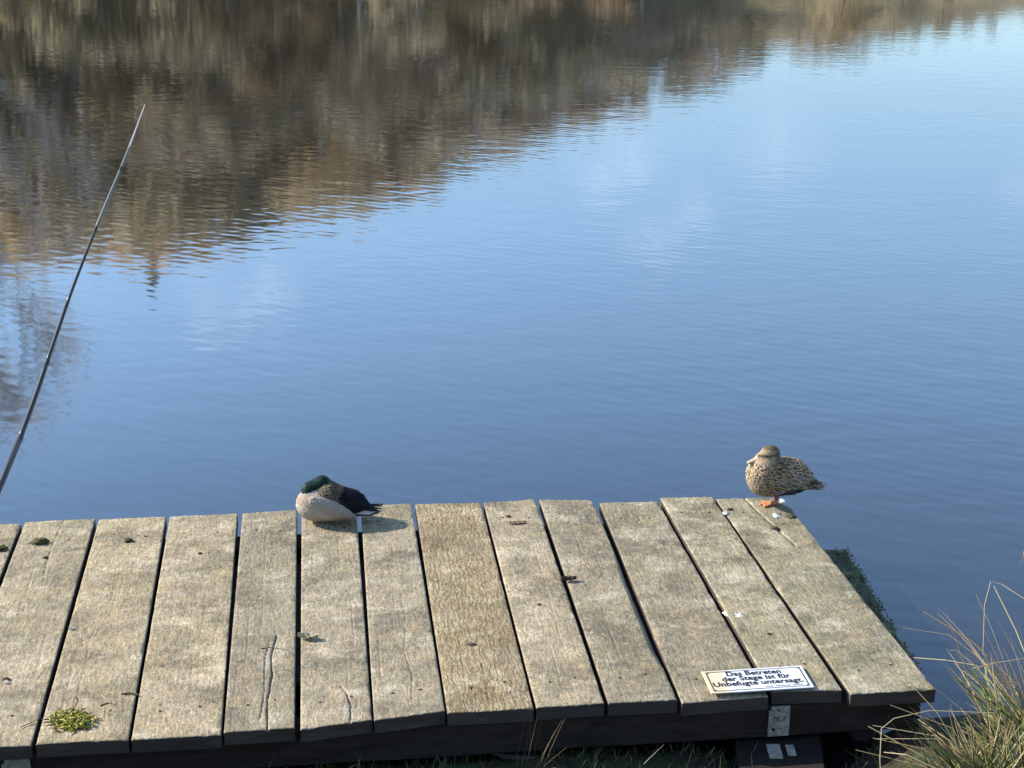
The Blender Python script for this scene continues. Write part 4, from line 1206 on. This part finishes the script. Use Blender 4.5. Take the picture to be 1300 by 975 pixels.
tuft('sedge_tuft', (1262, 1025), -0.18, (190, (1150, 905, 1330, 990, 1.95, 2.2)), (120, (1125, 885, 1320, 990, 1.95, 2.2)),
     [([(1250, 1010, 2.05), (1120, 1010, 2.1), (1117, 965, 2.12), (1119, 925, 2.14), (1135, 912, 2.14), (1180, 902, 2.13), (1262, 905, 2.1)], 0.0020),
      ([(1260, 1010, 2.05), (1180, 965, 2.1), (1102, 922, 2.15)], 0.0030),
      ([(1260, 1000, 2.05), (1190, 935, 2.1), (1108, 921, 2.15)], 0.0018),
      ([(1260, 1010, 2.05), (1180, 975, 2.1), (1086, 952, 2.15)], 0.0018),
      ([(1260, 1000, 2.05), (1170, 950, 2.1), (1108, 937, 2.15)], 0.0020),
      ([(1240, 1000, 2.05), (1190, 938, 2.1), (1110, 938, 2.15)], 0.0018),
      ([(1245, 1000, 2.05), (1190, 905, 2.12), (1156, 868, 2.18)], 0.0018),
      ([(1250, 1000, 2.05), (1210, 925, 2.1), (1130, 895, 2.15)], 0.0022),
      ([(1240, 1000, 2.05), (1205, 940, 2.1), (1165, 913, 2.15)], 0.0026),
      ([(1240, 1000, 2.0), (1150, 958, 2.05), (1122, 955, 2.1)], 0.002)],
     'lower straw coloured sedge tuft with an arching stalk in front of the jetty corner', 32)

# sparse dark grass on the shaded bank below the jetty: nobody could count it
mb = MB(); rr = random.Random(77)
for k in range(2600):
    px = rr.uniform(-120, 1120); e = 955 - 0.062 * px
    py = rr.uniform(e - 10, e + 100)
    p = at(px, py, -0.24)
    z = bank_z(p.x, p.y)
    if z < WATER_Z - 0.01: continue
    p = Vector((p.x, p.y, z - 0.004)); l_ = rr.uniform(0.015, 0.06) if rr.random() < .92 else rr.uniform(.06, .14)
    d = Vector((rr.gauss(0, 0.6), rr.gauss(0, 0.45) - 0.1, 1)).normalized() * l_
    blade(mb, p, p + d, rr.uniform(0, 0.15), rr.uniform(0.0015, 0.004), jit(rr.choice([(0.05, 0.085, 0.03), (0.075, 0.11, 0.035), (0.04, 0.06, 0.025), (0.2, 0.16, 0.09)]), 0.25, rr), n=4, rr=rr)
g = mb.build('grass', M['blade']); tag(g, 'sparse dark green grass and moss on the shaded bank under the jetty', 'grass', kind='stuff')

# dead stalks hanging at the front edge
p0 = at(675, 903); base = Vector((p0.x, p0.y - 0.05, -0.25)); dp0 = depth_of((p0.x, p0.y - 0.03, 0)); mb = MB(); rr = random.Random(5)
for k in range(9):
    tip = at_depth(rr.gauss(676, 6), rr.uniform(900, 935), dp0) - base
    blade(mb, (rr.gauss(0, 0.02), rr.gauss(0, 0.015), 0), tip, rr.uniform(0, .05), rr.uniform(0.0008, 0.002), jit((0.12, 0.085, 0.055), 0.25, rr), n=6, rr=rr)
for k in range(5):
    tip = at_depth(rr.uniform(690, 720), rr.uniform(910, 950), dp0 - 0.05) - base
    blade(mb, (rr.gauss(0, 0.02), 0, 0), tip, 0.05, 0.0014, jit((0.22, 0.16, 0.10), 0.2, rr), n=6, rr=rr)
tag(mb.build('dry_weed', M['blade'], None, loc=base), 'thin dead brown weed stalks rising against the front beam near mid deck', 'weed')
a_, b_ = at(598, 951, -0.235), at(705, 972, -0.235)
mb = MB(); pts = [a_.lerp(b_, i / 8) + Vector((0, rr.uniform(-.006, .006), rr.uniform(-.004, .008))) - a_ for i in range(9)]
mb.tube(pts, [0.006 + 0.0012 * i for i in range(9)], 8, col=(0.17, 0.13, 0.10))
tag(mb.build('branch', M['bits'], None, True, loc=a_), 'grey brown fallen branch on the shaded ground below the front beam', 'branch')

# ------------------------------------------------------------------ far bank trees (seen mirrored in the pond)
def make_tree(kind, name, bark, leafc, dens, seed, label, group, spread=0.32, start=0.25):
    rr = random.Random(seed); tr, cr = MB(), MB()
    root = empty(name, (0, 0, 0)); tag(root, label, 'tree', group)
    H = 1.0
    if kind == 'conifer':
        tr.tube([(0, 0, -0.02), (0.004, 0, 0.5), (0, 0, 0.98)], [0.02, 0.012, 0.002], 8, col=bark)
        for k in range(1500):
            z = 0.10 + 0.9 * rr.random(); rmax = 0.20 * (1.02 - z) ** 0.85 * (0.75 + 0.25 * math.sin(z * 60)); a = rr.uniform(0, 6.283); q = rmax * rr.random() ** 0.4
            p = Vector((q * math.cos(a), q * math.sin(a), z - q * 0.3)); s = 0.016
            d = Vector((math.cos(a), math.sin(a), -0.35)) * s * 1.6; e = Vector((-math.sin(a), math.cos(a), rr.uniform(-.4, .4))) * s * 0.6
            c = jit(leafc, 0.35, rr); cr.add([p - d - e, p - d + e, p + d * 1.2], [(0, 1, 2)], c)
    else:
        segs = [Vector((0, 0, -0.02))]; x = y = 0
        for k in range(1, 9):
            x += rr.gauss(0, 0.008); y += rr.gauss(0, 0.008); segs.append(Vector((x, y, 0.105 * k)))
        tr.tube(segs, [0.021 * (1 - 0.1 * k) for k in range(9)], 8, col=bark)
        ends = []
        def grow(p, d, ln, r_, lev):
            q = p + d * ln * 0.5 + Vector((rr.gauss(0, .05), rr.gauss(0, .05), rr.gauss(0, .04))) * ln
            e = p + d * ln
            (tr if lev < 2 else cr).tube([p, q, e], [r_, r_ * 0.75, r_ * 0.5], 5 if lev < 2 else 3, cap=False, col=bark)
            ends.append((p.lerp(e, 0.6), d, lev)); ends.append((e, d, lev))
            if lev >= 3: return
            for _ in range(4 if lev < 2 else 3):
                nd = (d + Vector((rr.gauss(0, .55), rr.gauss(0, .55), rr.gauss(0.12, .4)))).normalized()
                grow(p.lerp(e, rr.uniform(0.35, 1)), nd, ln * rr.uniform(0.5, 0.72), r_ * 0.55, lev + 1)
        for k in range(13):
            t_ = start + (0.97 - start) * k / 12
            b = segs[min(8, int(t_ * 8.4))].copy(); b.z = t_ * 0.86
            a = k * 2.4 + rr.uniform(-.5, .5); up = 0.35 + 0.8 * t_
            d = Vector((math.cos(a), math.sin(a), up)).normalized()
            grow(b, d, spread * (0.85 - 0.55 * abs(t_ - 0.45)) * rr.uniform(.7, 1.1), 0.0075 * (1.2 - t_ * 0.7), 1)
        for (p, d, lev) in ends:
            if lev < 2: continue
            for _ in range(dens):
                q = p + Vector((rr.gauss(0, 1), rr.gauss(0, 1), rr.gauss(0, 1))) * 0.028
                if q.z > 1.0: continue
                if kind == 'bare':
                    dd_ = (d + Vector((rr.gauss(0, .5), rr.gauss(0, .5), rr.gauss(.15, .5)))).normalized() * rr.uniform(0.03, 0.07)
                    s_ = dd_.cross(Vector((rr.random(), rr.random(), 1))).normalized() * 0.0026
                    cr.add([q - s_, q + s_, q + dd_], [(0, 1, 2)], jit(leafc, 0.25, rr))
                else:
                    u = Vector((rr.gauss(0, 1), rr.gauss(0, 1), rr.gauss(0, 1))).normalized() * rr.uniform(.010, .02); v_ = u.orthogonal().normalized() * u.length * 0.7
                    cr.add([q - u, q - v_, q + u, q + v_], [(0, 1, 2, 3)], jit(leafc, 0.3, rr))
    tr.build('trunk', M['bark'], root, True); cr.build('crown', M['foliage'], root)
    return root
TREES_G = 'trees of the far bank mirrored in the pond'
protos = [
 make_tree('leafy', 'oak_tree', (0.26, 0.21, 0.16), (0.56, 0.44, 0.27), 7, 1, 'brown leaved tree of the far bank, mirrored in the dark band on the water', TREES_G),
 make_tree('leafy', 'willow_tree', (0.28, 0.25, 0.17), (0.51, 0.44, 0.29), 7, 2, 'olive tinged tree of the far bank, mirrored in the dark band on the water', TREES_G, 0.36, 0.15),
 make_tree('bare', 'birch_tree', (0.40, 0.37, 0.32), (0.58, 0.48, 0.36), 10, 3, 'leafless tree of the far bank, mirrored in the dark band on the water', TREES_G),
 make_tree('leafy', 'beech_tree', (0.30, 0.26, 0.2), (0.58, 0.43, 0.26), 7, 4, 'rust brown tree of the far bank, mirrored in the dark band on the water', TREES_G, 0.34, 0.12),
]
def copy_tree(src):
    c = src.copy(); COL.objects.link(c)
    for ch in src.children:
        k = ch.copy(); COL.objects.link(k); k.parent = c
    return c
used = set()
def place(i, x, k, hgt, fat=1.0, lim=None):
    y = shore_y(x) + k; z = hill_z(x, k) - 0.1
    src = protos[i]
    o = src if i not in used else copy_tree(src)
    used.add(i)
    s = hgt
    o.location = (x, y, z); o.scale = (s * fat, s * fat, s); o.rotation_euler = (0, 0, rnd.uniform(0, 6.28))
    return o
rt = random.Random(99)
x = -50.0
while x < 36:
    step = 1.5 if -34 < x < 24 else 2.6
    for row, (k0, k1, lo, hi) in enumerate(((1.0, 3.5, 0.22, 0.45), (5, 8, 0.55, 0.8), (10, 14, 0.82, 0.96), (15, 18, 0.93, 1.02), (19, 22, 0.95, 1.03))):
        xx = x + rt.uniform(-0.6, 0.6) * step; k = rt.uniform(k0, k1)
        y = shore_y(xx) + k
        h = top_h(xx, y) * rt.uniform(lo, hi) - (hill_z(xx, k) - WATER_Z)
        if x > 6: h *= rt.uniform(0.95, 1.25)
        if h < 0.5: continue
        nz_ = noise.noise(Vector((xx * 0.13, k * 0.2, 5))) + rt.uniform(-.25, .25)
        i = 0 if nz_ < -0.08 else 1 if nz_ < 0.16 else 2 if nz_ < 0.30 else 3
        if row == 0 and rt.random() < 0.35: i = rt.choice((1, 3))
        place(i, xx, k, h, rt.uniform(1.0, 1.4) if h > 5 else rt.uniform(1.4, 2.1))
    x += step
# one dark conifer that breaks the skyline, and one tall pale bare tree nearest the left
def at_reflect(px, py, k, extra=0.0):
    d = ray(px, py); tn = -d.z / math.hypot(d.x, d.y); a = math.atan2(d.x, d.y)
    # find the point on this bearing k metres behind the shore
    D = 10.0
    while D < 200 and D * math.cos(a) < shore_y(D * math.sin(a)) + k: D += 0.1
    return D * math.sin(a), D, tn * D - (CAM_H - WATER_Z)
con = make_tree('conifer', 'spruce_tree', (0.10, 0.08, 0.06), (0.22, 0.22, 0.12), 1, 8, 'dark pointed spruce of the far bank, its mirrored tip poking into the blue water', None)
x_, D_, h_ = at_reflect(195, 366, 19)
z_ = hill_z(x_, 19); con.location = (x_, shore_y(x_) + 19, z_ - 0.1); s_ = h_ - (z_ - WATER_Z); con.scale = (s_ * 1.25, s_ * 1.25, s_)
tall = make_tree('bare', 'aspen_tree', (0.50, 0.48, 0.45), (0.46, 0.44, 0.42), 5, 12, 'tall pale leafless tree mirrored at the left border, reaching farthest down the water', None, 0.30, 0.22)
x_, D_, h_ = at_reflect(2, 570, 1.0)
z_ = hill_z(x_, 1.0); tall.location = (x_, shore_y(x_) + 1.0, z_ - 0.1); s_ = h_ - (z_ - WATER_Z); tall.scale = (s_ * 0.85, s_ * 0.85, s_)
